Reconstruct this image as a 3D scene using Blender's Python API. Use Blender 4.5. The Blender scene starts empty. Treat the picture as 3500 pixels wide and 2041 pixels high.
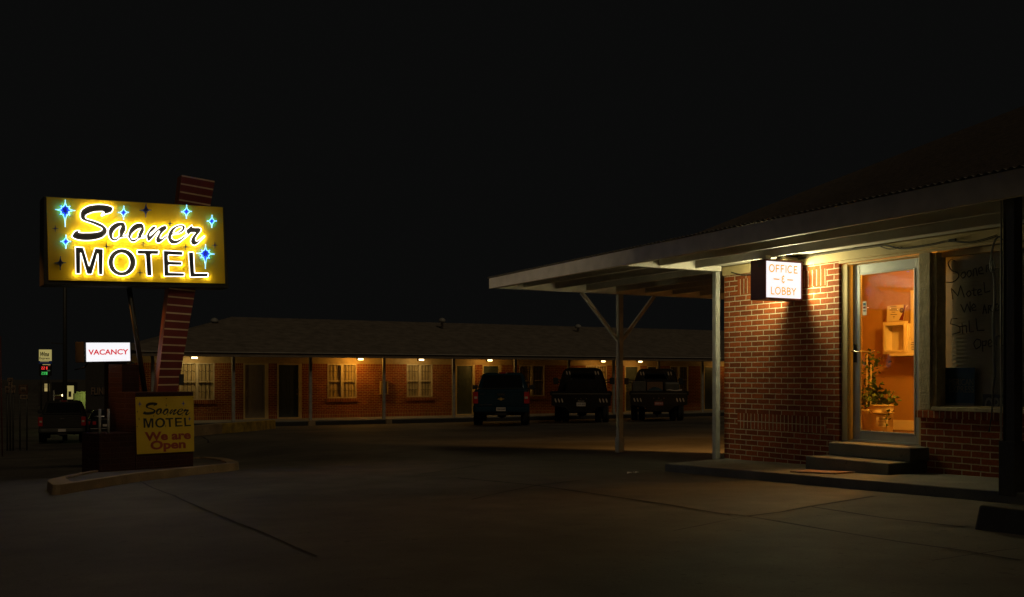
import bpy, math, random
from mathutils import Vector, Matrix
from mathutils.geometry import tessellate_polygon
R = math.radians
random.seed(7)
SC = bpy.context.scene
COL = SC.collection
LOCAL = set()
# ------------------------------------------------------------------ camera, world, light
CAMZ = 1.3
TH = math.atan2(.48, .8773)
FW = Vector((math.sin(TH), math.cos(TH), 0)); RT = Vector((math.cos(TH), -math.sin(TH), 0))
cd = bpy.data.cameras.new('camera'); cam = bpy.data.objects.new('camera', cd); COL.objects.link(cam)
cam.location = (0, 0, CAMZ); cam.rotation_euler = (R(90), 0, -TH)
cd.sensor_width = 36; cd.lens = 36; cd.shift_y = .077; cd.clip_end = 2000; cd.clip_start = .05
SC.camera = cam
W = bpy.data.worlds.new('World'); SC.world = W; W.use_nodes = True
bg = W.node_tree.nodes['Background']; bg.inputs[0].default_value = (.0031, .0032, .0031, 1); bg.inputs[1].default_value = 1.0
sun = bpy.data.lights.new('town_glow', 'SUN'); sun.energy = .22; sun.angle = R(12); sun.color = (1, .76, .46)
so = bpy.data.objects.new('town_glow', sun); COL.objects.link(so)
so.rotation_euler = Vector((.1, 1, -.8)).to_track_quat('-Z', 'Y').to_euler()
SC.view_settings.view_transform = 'Standard'; SC.view_settings.look = 'None'
SC.view_settings.exposure = 0; SC.view_settings.gamma = 1
SC.cycles.use_denoising = True; SC.render.filter_size = 1.1
SC.cycles.max_bounces = 6; SC.cycles.transparent_max_bounces = 12
SC.cycles.sample_clamp_indirect = 4
try: SC.cycles.use_light_tree = True
except Exception: pass

# ------------------------------------------------------------------ a pixel of the photograph to a ray, a ray to a point on a real plane
def ray(px, py): return FW + RT * ((px - 1750) / 3500) + Vector((0, 0, (1290 - py) / 3500))
CP = Vector((0, 0, CAMZ))
def PX(px, py, X): d = ray(px, py); return CP + d * (X / d.x)
def PY(px, py, Y): d = ray(px, py); return CP + d * (Y / d.y)
def PZ(px, py, Z): d = ray(px, py); return CP + d * ((Z - CAMZ) / d.z)
def PP(px, py, p0, n): d = ray(px, py); return CP + d * ((p0 - CP).dot(n) / d.dot(n))
def PD(px, py, D): return CP + ray(px, py) * D
def frame(x0, y0, x1, w): k = (x1 - x0) / w; return lambda x, y: (x0 + x * k, y0 + y * k)
def ground(x, y):
    g = .0235 * (14.7 - min(y, 38.3))
    if y > 16:
        k = max(0, min(1, (6.2 + max(0, min(1.6, (y - 40) * .16)) + max(0, min(9, y - 50)) - x) / 1.2)); k = k * k * (3 - 2 * k)
        g -= k * .033 * (min(y, 75) - 16)
    if y > 39 and x > 2: g -= .0
    return g

# ------------------------------------------------------------------ materials
def lin(c): return tuple(c) + (1,) if len(c) == 3 else c
def mat(name, col, rough=.6, metal=0, var=.12, scale=6, bump=.0, bscale=40, spec=.4):
    m = bpy.data.materials.new(name); m.use_nodes = True; nt = m.node_tree; n = nt.nodes; l = nt.links
    b = n['Principled BSDF']; b.inputs['Roughness'].default_value = rough; b.inputs['Metallic'].default_value = metal
    b.inputs['Specular IOR Level'].default_value = spec
    tc = n.new('ShaderNodeTexCoord'); nz = n.new('ShaderNodeTexNoise'); nz.inputs['Scale'].default_value = scale; nz.inputs['Detail'].default_value = 6
    l.new(tc.outputs['Object'], nz.inputs['Vector'])
    rp = n.new('ShaderNodeValToRGB'); rp.color_ramp.elements[0].position = .3; rp.color_ramp.elements[1].position = .7
    rp.color_ramp.elements[0].color = lin([c * (1 - var) for c in col]); rp.color_ramp.elements[1].color = lin([min(1, c * (1 + var)) for c in col])
    l.new(nz.outputs['Fac'], rp.inputs['Fac']); l.new(rp.outputs['Color'], b.inputs['Base Color'])
    if bump:
        n2 = n.new('ShaderNodeTexNoise'); n2.inputs['Scale'].default_value = bscale; n2.inputs['Detail'].default_value = 4
        l.new(tc.outputs['Object'], n2.inputs['Vector'])
        bp = n.new('ShaderNodeBump'); bp.inputs['Strength'].default_value = bump; bp.inputs['Distance'].default_value = .01
        l.new(n2.outputs['Fac'], bp.inputs['Height']); l.new(bp.outputs['Normal'], b.inputs['Normal'])
    return m
def emat(name, col, st, base=(.8, .8, .8)):
    m = mat(name, base, .4); b = m.node_tree.nodes['Principled BSDF']
    b.inputs['Emission Color'].default_value = lin(col); b.inputs['Emission Strength'].default_value = st
    return m
def glass(name, tint=(1, 1, 1), refl=.08):
    m = bpy.data.materials.new(name); m.use_nodes = True; nt = m.node_tree; n = nt.nodes; n.clear()
    o = n.new('ShaderNodeOutputMaterial'); mx = n.new('ShaderNodeMixShader'); t = n.new('ShaderNodeBsdfTransparent'); g = n.new('ShaderNodeBsdfGlossy')
    t.inputs[0].default_value = lin(tint); g.inputs['Roughness'].default_value = .02
    lw = n.new('ShaderNodeLayerWeight'); lw.inputs[0].default_value = .25
    ma = n.new('ShaderNodeMath'); ma.operation = 'MULTIPLY_ADD'; ma.inputs[1].default_value = .03; ma.inputs[2].default_value = refl * .1
    nt.links.new(lw.outputs['Fresnel'], ma.inputs[0]); nt.links.new(ma.outputs[0], mx.inputs[0])
    nt.links.new(t.outputs[0], mx.inputs[1]); nt.links.new(g.outputs[0], mx.inputs[2]); nt.links.new(mx.outputs[0], o.inputs[0])
    return m
def brick(name, ax, soldier=False, bw=.222, rh=.069, c1=(.4, .094, .02), c2=(.22, .055, .014), mo=(.6, .51, .33), ms=.0068, off=(0, 0), rust=1.0):
    m = bpy.data.materials.new(name); m.use_nodes = True; nt = m.node_tree; n = nt.nodes; l = nt.links
    b = n['Principled BSDF']; b.inputs['Roughness'].default_value = .88; b.inputs['Specular IOR Level'].default_value = .25
    g = n.new('ShaderNodeNewGeometry'); sp = n.new('ShaderNodeSeparateXYZ'); cb = n.new('ShaderNodeCombineXYZ')
    l.new(g.outputs['Position'], sp.inputs[0])
    u, v = sp.outputs[ax], sp.outputs['Z']
    a1 = n.new('ShaderNodeMath'); a1.inputs[1].default_value = off[0]; a2 = n.new('ShaderNodeMath'); a2.inputs[1].default_value = off[1]
    l.new(u, a1.inputs[0]); l.new(v, a2.inputs[0]); u, v = a1.outputs[0], a2.outputs[0]
    if soldier: u, v = v, u
    l.new(u, cb.inputs[0]); l.new(v, cb.inputs[1])
    wob = n.new('ShaderNodeTexNoise'); wob.inputs['Scale'].default_value = 9; l.new(g.outputs['Position'], wob.inputs['Vector'])
    wm = n.new('ShaderNodeVectorMath'); wm.operation = 'MULTIPLY_ADD'; wm.inputs[1].default_value = (.009, .009, 0)
    l.new(wob.outputs['Color'], wm.inputs[0]); l.new(cb.outputs[0], wm.inputs[2])
    t = n.new('ShaderNodeTexBrick'); l.new(wm.outputs[0], t.inputs['Vector'])
    t.inputs['Scale'].default_value = 1; t.inputs['Mortar Size'].default_value = ms; t.inputs['Brick Width'].default_value = bw
    t.inputs['Row Height'].default_value = rh; t.inputs['Mortar Smooth'].default_value = .25; t.offset = 0 if soldier else .5
    t.inputs['Color1'].default_value = lin(c1); t.inputs['Color2'].default_value = lin(c2); t.inputs['Mortar'].default_value = lin(mo)
    nz = n.new('ShaderNodeTexNoise'); nz.inputs['Scale'].default_value = 55; nz.inputs['Detail'].default_value = 6; l.new(g.outputs['Position'], nz.inputs['Vector'])
    st = n.new('ShaderNodeTexNoise'); st.inputs['Scale'].default_value = 1.7; st.inputs['Detail'].default_value = 5; l.new(g.outputs['Position'], st.inputs['Vector'])
    mp = n.new('ShaderNodeMapRange'); mp.inputs[1].default_value = .3; mp.inputs[2].default_value = .75; mp.inputs[3].default_value = .72; mp.inputs[4].default_value = 1.18
    l.new(nz.outputs['Fac'], mp.inputs[0])
    mp2 = n.new('ShaderNodeMapRange'); mp2.inputs[1].default_value = .3; mp2.inputs[2].default_value = .7; mp2.inputs[3].default_value = .8; mp2.inputs[4].default_value = 1.1
    l.new(st.outputs['Fac'], mp2.inputs[0])
    mm = n.new('ShaderNodeMath'); mm.operation = 'MULTIPLY'; l.new(mp.outputs[0], mm.inputs[0]); l.new(mp2.outputs[0], mm.inputs[1])
    vm = n.new('ShaderNodeVectorMath'); vm.operation = 'SCALE'; l.new(t.outputs['Color'], vm.inputs[0]); l.new(mm.outputs[0], vm.inputs['Scale'])
    l.new(vm.outputs[0], b.inputs['Base Color'])
    inv = n.new('ShaderNodeMath'); inv.operation = 'MULTIPLY_ADD'; inv.inputs[1].default_value = -1; inv.inputs[2].default_value = 1; l.new(t.outputs['Fac'], inv.inputs[0])
    sm = n.new('ShaderNodeMath'); sm.operation = 'MULTIPLY_ADD'; sm.inputs[1].default_value = .55; l.new(nz.outputs['Fac'], sm.inputs[0]); l.new(inv.outputs[0], sm.inputs[2])
    bp = n.new('ShaderNodeBump'); bp.inputs['Strength'].default_value = .8; bp.inputs['Distance'].default_value = .008
    l.new(sm.outputs[0], bp.inputs['Height']); l.new(bp.outputs['Normal'], b.inputs['Normal'])
    return m
def concrete(name, col, dark=.42, big=.3, rough=.75, streak=None):
    m = bpy.data.materials.new(name); m.use_nodes = True; nt = m.node_tree; n = nt.nodes; l = nt.links
    b = n['Principled BSDF']; b.inputs['Roughness'].default_value = rough; b.inputs['Specular IOR Level'].default_value = .3
    g = n.new('ShaderNodeNewGeometry')
    def noise(s, d=6):
        z = n.new('ShaderNodeTexNoise'); z.inputs['Scale'].default_value = s; z.inputs['Detail'].default_value = d; l.new(g.outputs['Position'], z.inputs['Vector']); return z.outputs['Fac']
    def rng(o, a, b_, c, d):
        q = n.new('ShaderNodeMapRange'); q.inputs[1].default_value = a; q.inputs[2].default_value = b_; q.inputs[3].default_value = c; q.inputs[4].default_value = d; l.new(o, q.inputs[0]); return q.outputs[0]
    def mul(a, c):
        q = n.new('ShaderNodeMath'); q.operation = 'MULTIPLY'; l.new(a, q.inputs[0]); l.new(c, q.inputs[1]); return q.outputs[0]
    f = mul(mul(rng(noise(big), .3, .7, dark, 1.15), rng(noise(2.4, 8), .3, .7, .8, 1.12)), rng(noise(90, 3), .3, .75, .82, 1.15))
    sp = rng(noise(14, 2), .66, .74, 1, .55); f = mul(f, sp)
    vm = n.new('ShaderNodeVectorMath'); vm.operation = 'SCALE'; vm.inputs[0].default_value = col; l.new(f, vm.inputs['Scale']); l.new(vm.outputs[0], b.inputs['Base Color'])
    bp = n.new('ShaderNodeBump'); bp.inputs['Strength'].default_value = .25; bp.inputs['Distance'].default_value = .01
    l.new(noise(60, 5), bp.inputs['Height']); l.new(bp.outputs['Normal'], b.inputs['Normal'])
    return m

M = {}
M['ground'] = concrete('lot_concrete', (.125, .112, .09)); M['conc'] = concrete('step_concrete', (.19, .19, .17), .8, 1.5)
M['road'] = concrete('asphalt', (.06, .058, .055)); M['joint'] = mat('joint_tar', (.02, .018, .015), .9)
M['curb'] = concrete('kerb_concrete', (.3, .215, .12), .7, 2.5); M['curby'] = concrete('kerb_yellow_paint', (.5, .34, .05), .35, 3)
M['yellow'] = mat('sign_yellow', (.86, .54, .008), .7, 0, .05, 3, 0, 1, .15); M['black'] = mat('letter_black', (.012, .011, .008), 1, 0, .1, 6, 0, 1, .0)
M['tube'] = emat('neon_white', (1, .93, .86), 2.0); M['tubeb'] = emat('neon_blue', (.3, .78, 1.0), 1.75)
M['tubeoff'] = mat('tube_off', (.1, .11, .2), .15, 0, .05); M['starb'] = mat('star_blue', (.09, .1, .36), .9, 0, .05, 4, 0, 1, .05); M['staro'] = mat('star_navy', (.012, .02, .06), .5)
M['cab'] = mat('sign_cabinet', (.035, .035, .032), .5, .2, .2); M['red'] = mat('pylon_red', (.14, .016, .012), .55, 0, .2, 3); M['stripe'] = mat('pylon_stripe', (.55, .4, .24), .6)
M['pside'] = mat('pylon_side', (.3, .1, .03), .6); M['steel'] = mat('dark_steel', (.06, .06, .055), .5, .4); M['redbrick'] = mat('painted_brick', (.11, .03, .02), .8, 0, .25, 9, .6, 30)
M['banner'] = mat('banner_vinyl', (.6, .42, .02), .5, 0, .05, 4, .3, 3); M['bink'] = mat('banner_ink', (.02, .022, .02), .5); M['bred'] = mat('banner_red', (.28, .045, .025), .5)
M['white_lit'] = emat('lit_white', (1, .95, .97), 1.0, (.2, .2, .2)); M['vac_lit'] = emat('vacancy_white', (.97, .96, .99), .98, (.2, .2, .2)); M['vac_txt'] = emat('vacancy_red', (1, .0, .02), .6, (.5, .02, .03))
M['off_txt'] = emat('office_orange', (1, .44, .0), .72, (.6, .25, .02)); M['maroon'] = mat('sign_maroon', (.11, .024, .022), .5, 0, .15)
RB = dict(c1=(.32, .07, .016), c2=(.21, .045, .011), mo=(.48, .36, .15), ms=.0075)
M['rbx'] = brick('row_brick', 'X', bw=.215, rh=.072, **RB); M['rby'] = brick('row_brick_side', 'Y', bw=.215, rh=.072, **RB); M['rbs'] = brick('row_soldier', 'X', True, .22, .072, **RB)
M['oby'] = brick('office_brick', 'Y', off=(.05, .012)); M['obx'] = brick('office_brick_side', 'X'); M['obs'] = brick('office_soldier', 'Y', True, .24, .069, off=(.02, .0))
M['obl'] = brick('ledge_soldier', 'Y', True, .3, .072, off=(0, .1))
M['roof'] = mat('shingle', (.055, .042, .03), .9, 0, .35, 14, .8, 30); M['rroof'] = mat('row_shingle', (.17, .145, .115), .9, 0, .3, 3, .8, 30); M['trim'] = mat('cream_trim', (.5, .4, .2), .6, 0, .12, 5, .3, 25); M['rowtrim'] = mat('row_trim', (.38, .28, .13), .6, 0, .15)
M['fascia'] = mat('row_fascia', (.16, .13, .1), .6); M['gutter'] = mat('gutter_lip', (.42, .4, .36), .5); M['post'] = mat('post_paint', (.27, .27, .25), .55, 0, .2, 8)
M['dgrey'] = mat('door_grey', (.2, .17, .13), .5, 0, .06); M['dgreen'] = mat('door_green', (.06, .075, .06), .5, 0, .1); M['dblue'] = mat('door_navy', (.035, .05, .055), .5, 0, .1)
M['curtain'] = mat('curtain', (.5, .4, .22), .9, 0, .12, 8); M['frame'] = mat('window_frame', (.55, .47, .32), .5); M['grille'] = mat('window_grille', (.07, .055, .035), .5, .3)
M['glass'] = glass('clear_glass'); M['darkglass'] = mat('vehicle_glass', (.008, .009, .01), .06, 0, .05, 4, 0, 1, .6)
M['canopy'] = mat('canopy_white', (.5, .49, .43), .55, 0, .1, 4); M['canopyd'] = mat('canopy_fascia', (.5, .45, .36), .55, 0, .15, 5); M['sheet'] = mat('corrugated', (.4, .38, .34), .45, .5)
M['alu'] = mat('door_aluminium', (.42, .45, .43), .38, .3, .06); M['nickel'] = mat('nickel', (.7, .64, .5), .25, 1, .03); M['rub'] = mat('black_rubber', (.02, .02, .02), .8)
M['rough'] = mat('rough_sawn_board', (.46, .4, .25), .8, 0, .2, 12, 1, 45); M['tanwall'] = mat('tan_wall', (.42, .25, .1), .8, 0, .06, 3, .15, 60); M['shelfw'] = mat('white_wood', (.75, .68, .55), .5, 0, .05)
M['floor'] = mat('lobby_floor', (.12, .07, .04), .5); M['bucket'] = mat('bucket_plastic', (.85, .76, .55), .4, 0, .08); M['leaf'] = mat('ivy_leaf', (.05, .1, .025), .5, 0, .4, 20); M['soil'] = mat('soil', (.04, .025, .015), .95)
M['paper'] = mat('paper', (.7, .66, .6), .7, 0, .04); M['ink'] = mat('ink', (.05, .04, .04), .6); M['cert'] = mat('cert_maroon', (.16, .02, .025), .6); M['gold'] = mat('gold_seal', (.6, .4, .1), .4, .5)
M['blind'] = mat('blind_slat', (.24, .24, .19), .6); M['blue'] = mat('card_blue', (.015, .07, .13), .6); M['cardw'] = mat('card_grey', (.17, .17, .15), .6); M['scrawl'] = mat('marker_black', (.008, .008, .008), .8)
M['tpaint'] = mat('truck_blue', (.012, .04, .065), .22, .3, .1, 2, 0, 1, .6); M['tblack'] = mat('truck_black', (.014, .013, .012), .3, .2, .2, 3); M['tyre'] = mat('tyre', (.018, .018, .018), .85, 0, .1, 20, .4, 60); M['rim'] = mat('rim', (.25, .25, .26), .35, .8)
M['taill'] = emat('tail_lens', (1, .05, .03), .008, (.3, .008, .008)); M['chrome'] = mat('chrome', (.6, .55, .48), .2, 1, .03); M['lens'] = mat('clear_lens', (.5, .42, .34), .25); M['badge'] = mat('badge_gold', (.65, .42, .1), .3, .7)  # tail lens: faint red emission put in as a glint on unlit lenses
M['plate'] = mat('number_plate', (.55, .5, .45), .5); M['plater'] = mat('number_plate_red', (.4, .14, .12), .5); M['cargo'] = mat('cargo_steel', (.09, .085, .07), .5, .3); M['wood'] = mat('cargo_wood', (.16, .09, .05), .8); M['tarp'] = mat('cargo_tarp', (.03, .05, .06), .7)
M['frame_dk'] = mat('chassis', (.02, .018, .016), .7); M['matpink'] = mat('doormat', (.3, .2, .17), .95, 0, .2, 30, .6, 90); M['cable'] = mat('cable_black', (.015, .015, .013), .6)
M['shop'] = mat('shop_wall', (.05, .045, .04), .9); M['shopl'] = mat('shop_stucco', (.3, .33, .16), .8); M['signy'] = emat('pole_sign_yellow', (1, .86, .3), .3, (.6, .5, .15)); M['navy'] = emat('pole_sign_navy', (.05, .12, .5), .035, (.02, .04, .12))
M['ledr'] = emat('led_red', (1, .02, .02), 1.1); M['ledg'] = emat('led_green', (.02, 1, .15), .5); M['lab_r'] = emat('label_red', (.8, .05, .08), .1); M['lab_g'] = emat('label_green', (.05, .4, .2), .08)
M['litwin'] = emat('lit_window', (1, .75, .25), .32); M['rsign'] = mat('route_sign', (.22, .15, .1), .7); M['rbrown'] = mat('route_brown', (.1, .05, .03), .7); M['shrub'] = mat('shrub', (.03, .045, .02), .8)
M['lampw'] = emat('lamp_glass', (1, .74, .36), 5)
M['extred'] = mat('extinguisher_red', (.3, .02, .02), .4); M['dirt'] = concrete('island_fill', (.12, .105, .085), .6, 2)

# ------------------------------------------------------------------ mesh builder
class MB:
    def __init__(s): s.v = []; s.f = []; s.mi = []; s.mats = []; s.sm = []
    def m(s, k):
        k = M[k] if isinstance(k, str) else k
        if k not in s.mats: s.mats.append(k)
        return s.mats.index(k)
    def add(s, vs, fs, k, smooth=False):
        o = len(s.v); s.v += [tuple(q) for q in vs]; i = s.m(k)
        for f in fs: s.f.append([o + j for j in f]); s.mi.append(i); s.sm.append(smooth)
        return s
    def box(s, a, b, k, mtx=None, top=None):
        (x0, y0, z0), (x1, y1, z1) = a, b
        vs = [Vector(p) for p in ((x0, y0, z0), (x1, y0, z0), (x1, y1, z0), (x0, y1, z0), (x0, y0, z1), (x1, y0, z1), (x1, y1, z1), (x0, y1, z1))]
        if mtx: vs = [mtx @ v for v in vs]
        return s.add(vs, [(0, 3, 2, 1), (4, 5, 6, 7), (0, 1, 5, 4), (1, 2, 6, 5), (2, 3, 7, 6), (3, 0, 4, 7)], k)
    def cbox(s, c, d, k, mtx=None): return s.box([c[i] - d[i] / 2 for i in range(3)], [c[i] + d[i] / 2 for i in range(3)], k, mtx)
    def bar(s, p, q, w, h, k, up=(0, 0, 1)):
        p, q, up = Vector(p), Vector(q), Vector(up); t = (q - p).normalized(); a = t.cross(up)
        if a.length < 1e-4: a = t.cross(Vector((1, 0, 0)))
        a.normalize(); b = a.cross(t)
        vs = [c + a * (w / 2 * i) + b * (h / 2 * j) for c in (p, q) for i, j in ((-1, -1), (1, -1), (1, 1), (-1, 1))]
        return s.add(vs, [(0, 1, 2, 3), (7, 6, 5, 4), (0, 4, 5, 1), (1, 5, 6, 2), (2, 6, 7, 3), (3, 7, 4, 0)], k)
    def tube(s, pts, r, k, n=7, closed=False, cap=True):
        pts = [Vector(p) for p in pts]; N = len(pts); vs = []; fs = []
        prev = None
        for i, p in enumerate(pts):
            if closed: t = pts[(i + 1) % N] - pts[i - 1]
            else: t = pts[min(i + 1, N - 1)] - pts[max(i - 1, 0)]
            if t.length < 1e-9: t = Vector((0, 0, 1))
            t.normalize()
            if prev is None:
                a = t.cross(Vector((.31, .87, .39))); a.normalize()
            else:
                a = prev - t * prev.dot(t)
                if a.length < 1e-6: a = t.cross(Vector((.3, .5, .8)))
                a.normalize()
            prev = a; b = t.cross(a); rr = r[i] if isinstance(r, (list, tuple)) else r
            vs += [p + (a * math.cos(2 * math.pi * j / n) + b * math.sin(2 * math.pi * j / n)) * rr for j in range(n)]
        for i in range(N if closed else N - 1):
            o, q = i * n, ((i + 1) % N) * n
            fs += [(o + j, o + (j + 1) % n, q + (j + 1) % n, q + j) for j in range(n)]
        if cap and not closed: fs += [tuple(range(n - 1, -1, -1)), tuple(range((N - 1) * n, N * n))]
        return s.add(vs, fs, k, True)
    def lathe(s, prof, k, mtx=None, n=24, smooth=True):
        vs = []; fs = []
        for r, z in prof: vs += [Vector((r * math.cos(2 * math.pi * j / n), r * math.sin(2 * math.pi * j / n), z)) for j in range(n)]
        if mtx: vs = [mtx @ v for v in vs]
        for i in range(len(prof) - 1): fs += [(i * n + j, i * n + (j + 1) % n, (i + 1) * n + (j + 1) % n, (i + 1) * n + j) for j in range(n)]
        fs += [tuple(range(n - 1, -1, -1)), tuple(range((len(prof) - 1) * n, len(prof) * n))]
        return s.add(vs, fs, k, smooth)
    def loft(s, secs, k, smooth=False, caps=True):
        n = len(secs[0]); vs = [v for q in secs for v in q]; fs = []
        for i in range(len(secs) - 1): fs += [(i * n + j, i * n + (j + 1) % n, (i + 1) * n + (j + 1) % n, (i + 1) * n + j) for j in range(n)]
        if caps: fs += [tuple(range(n - 1, -1, -1)), tuple(range((len(secs) - 1) * n, len(secs) * n))]
        return s.add(vs, fs, k, smooth)
    def poly(s, outer, holes, n, d, k):      # planar outline with holes, extruded by d against n
        n = Vector(n); loops = [list(map(Vector, outer))] + [list(map(Vector, h)) for h in holes]
        flat = [p for q in loops for p in q]; tris = tessellate_polygon(loops); N = len(flat)
        vs = flat + [p - n * d for p in flat]; fs = []
        for t in tris:
            a, b, c = (flat[i] for i in t)
            t = t if (b - a).cross(c - a).dot(n) > 0 else t[::-1]
            fs += [tuple(t), tuple(i + N for i in t[::-1])]
        o = 0
        for q in loops:
            L = len(q); fs += [(o + j, o + (j + 1) % L, N + o + (j + 1) % L, N + o + j) for j in range(L)]; o += L
        return s.add(vs, fs, k)
    def text(s, body, k, mtx, size=1, depth=.004, fat=0, shear=0, ax='CENTER', width=None, res=3):
        c = bpy.data.curves.new('t', 'FONT'); c.body = body; c.size = size; c.extrude = depth / 2; c.offset = fat; c.shear = shear; c.align_x = ax; c.align_y = 'CENTER'; c.resolution_u = res
        o = bpy.data.objects.new('t', c); me = bpy.data.meshes.new_from_object(o)
        vs = [v.co.copy() for v in me.vertices]
        if width and vs:
            x0, x1 = min(v.x for v in vs), max(v.x for v in vs); q = width / (x1 - x0); cx = (x0 + x1) / 2
            for v in vs: v.x = (v.x - cx) * q
        s.add([mtx @ v for v in vs], [tuple(p.vertices) for p in me.polygons], k)
        bpy.data.objects.remove(o); bpy.data.curves.remove(c); bpy.data.meshes.remove(me); return s
    def build(s, name, parent=None, bevel=0, org=None):
        me = bpy.data.meshes.new(name); org = Vector(org) if org else None
        if org is None and parent is None and s.v:
            n = len(s.v); org = Vector((sum(v[0] for v in s.v) / n, sum(v[1] for v in s.v) / n, min(v[2] for v in s.v)))
        vs = [tuple(Vector(v) - org) for v in s.v] if org else s.v
        me.from_pydata(vs, [], s.f)
        for m in s.mats: me.materials.append(m)
        me.polygons.foreach_set('material_index', s.mi); me.polygons.foreach_set('use_smooth', s.sm); me.update()
        o = bpy.data.objects.new(name, me); COL.objects.link(o)
        if org: o.location = org
        if parent:
            o.parent = parent
            if parent.name in LOCAL: LOCAL.add(o.name)
            else:
                w = Vector((0, 0, 0)); p = parent
                while p: w += p.location; p = p.parent
                o.location -= w
        if bevel:
            b = o.modifiers.new('bevel', 'BEVEL'); b.width = bevel; b.segments = 2; b.limit_method = 'ANGLE'; b.angle_limit = R(40); b.harden_normals = False
        return o
def tag(o, label, cat, group=None, kind=None):
    if label: o['label'] = label
    if cat: o['category'] = cat
    if group: o['group'] = group
    if kind: o['kind'] = kind
    return o
def thing(name, loc, label, cat, group=None, local=False):
    o = bpy.data.objects.new(name, None); COL.objects.link(o); o.location = loc; o.empty_display_size = .2
    if local: LOCAL.add(o.name)
    return tag(o, label, cat, group)
def struct(o): o['kind'] = 'structure'; return o
def lamp(name, loc, power, col, parent=None, rad=.05, typ='POINT'):
    d = bpy.data.lights.new(name, typ); d.energy = power; d.color = col
    if typ in ('POINT', 'SPOT'): d.shadow_soft_size = rad
    o = bpy.data.objects.new(name, d); COL.objects.link(o); o.location = loc
    if parent: o.parent = parent; o.location = Vector(loc) - parent.location
    return o
def cr(pts, per=5, closed=True, sharp=70):        # smooth curve through points; corners sharper than 'sharp' degrees stay corners
    N = len(pts); P = [Vector((p[0], p[1])) for p in pts]; out = []
    for i in range(N if closed else N - 1):
        p1, p2 = P[i], P[(i + 1) % N]; p0 = P[i - 1] if (closed or i > 0) else p1; p3 = P[(i + 2) % N] if (closed or i + 2 < N) else p2
        def corner(a, b, c):
            u, v = b - a, c - b
            return u.length > 0 and v.length > 0 and u.angle(v) > R(sharp)
        t1 = Vector((0, 0)) if corner(p0, p1, p2) else (p2 - p0) * .5
        t2 = Vector((0, 0)) if corner(p1, p2, p3) else (p3 - p1) * .5
        L = (p2 - p1).length
        for t in (t1, t2):
            if t.length > L: t *= L / t.length
        for k in range(per):
            t = k / per
            out.append((2 * t**3 - 3 * t**2 + 1) * p1 + (t**3 - 2 * t**2 + t) * t1 + (-2 * t**3 + 3 * t**2) * p2 + (t**3 - t**2) * t2)
    if not closed: out.append(P[-1])
    return [(p.x, p.y) for p in out]
def rnd(pts, r):                                   # polygon with every corner rounded
    out = []; P = [Vector(p) for p in pts]; N = len(P)
    for i in range(N):
        a, b, c = P[i - 1], P[i], P[(i + 1) % N]; u, v = (a - b), (c - b); q = min(r, u.length * .45, v.length * .45)
        p, s_ = b + u.normalized() * q, b + v.normalized() * q
        for k in range(5):
            t = k / 4; out.append(tuple((1 - t)**2 * p + 2 * t * (1 - t) * b + t * t * s_))
    return out
def rot(yaw, loc, pitch=90):                       # text plane: x along yaw, y up
    return Matrix.Translation(loc) @ Matrix.Rotation(yaw, 4, 'Z') @ Matrix.Rotation(R(pitch), 4, 'X')

# ------------------------------------------------------------------ ground, road, joints
b = MB(); xs = [-400, -200, -100, -60, -40, -25] + [-16 + i for i in range(0, 56)] + [45, 55, 70, 100, 200, 400]; ys = [-300, -100, -40, -20, -10] + [-6 + i for i in range(0, 56)] + [55, 60, 65, 70, 75, 85, 100, 140, 200, 300, 500, 900]
b.add([(x, y, ground(x, y)) for y in ys for x in xs], [(j * len(xs) + i, j * len(xs) + i + 1, (j + 1) * len(xs) + i + 1, (j + 1) * len(xs) + i) for j in range(len(ys) - 1) for i in range(len(xs) - 1)], 'ground', True)
struct(b.build('ground', org=(0, 0, 0)))
b = MB(); ys2 = [-60 + 4 * i for i in range(60)]; rx = [-20, -14, -9, -4, -1.2]
b.add([(x + (.0 if x < -2 else max(0, min(1.6, (y - 20) * .1))), y, ground(x, y) + .004) for y in ys2 for x in rx], [(j * 5 + i, j * 5 + i + 1, (j + 1) * 5 + i + 1, (j + 1) * 5 + i) for j in range(len(ys2) - 1) for i in range(4)], 'road')
struct(b.build('road', org=(0, 0, 0)))
FG = frame(1200, 1400, 2500, 2520); FH = frame(2300, 1500, 3500, 2520); FK = frame(100, 1400, 900, 2520)
def GZ(px, py):
    z = .1
    for _ in range(12): p = PZ(px, py, z); z = ground(p.x, p.y)
    return PZ(px, py, z)
J = [(FG, [(1170, 328), (1600, 365), (2063, 412)], .02), (FG, [(450, 433), (900, 365), (1170, 328)], .014), (FG, [(700, 455), (1230, 505), (1600, 560), (2100, 635), (2520, 705)], .028), (FG, [(800, 600), (920, 570), (1230, 505), (1530, 470)], .014),
     (FH, [(380, 540), (530, 560), (1000, 640), (1600, 740), (2100, 810), (2500, 880)], .02), (FH, [(0, 665), (530, 560)], .008), (FH, [(530, 560), (780, 530), (980, 490), (1450, 415)], .022), (FH, [(980, 490), (1500, 570), (2100, 640)], .016), (FH, [(1850, 880), (2150, 835), (2500, 790)], .006),
     (FK, [(1180, 770), (1330, 850), (1550, 930), (1900, 1090), (2500, 1330), (3100, 1590)], .014), (FK, [(1550, 930), (2200, 830), (2900, 740)], .007), (FK, [(1850, 290), (1920, 330), (1930, 370), (2500, 520)], .022)]
b = MB()
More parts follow.
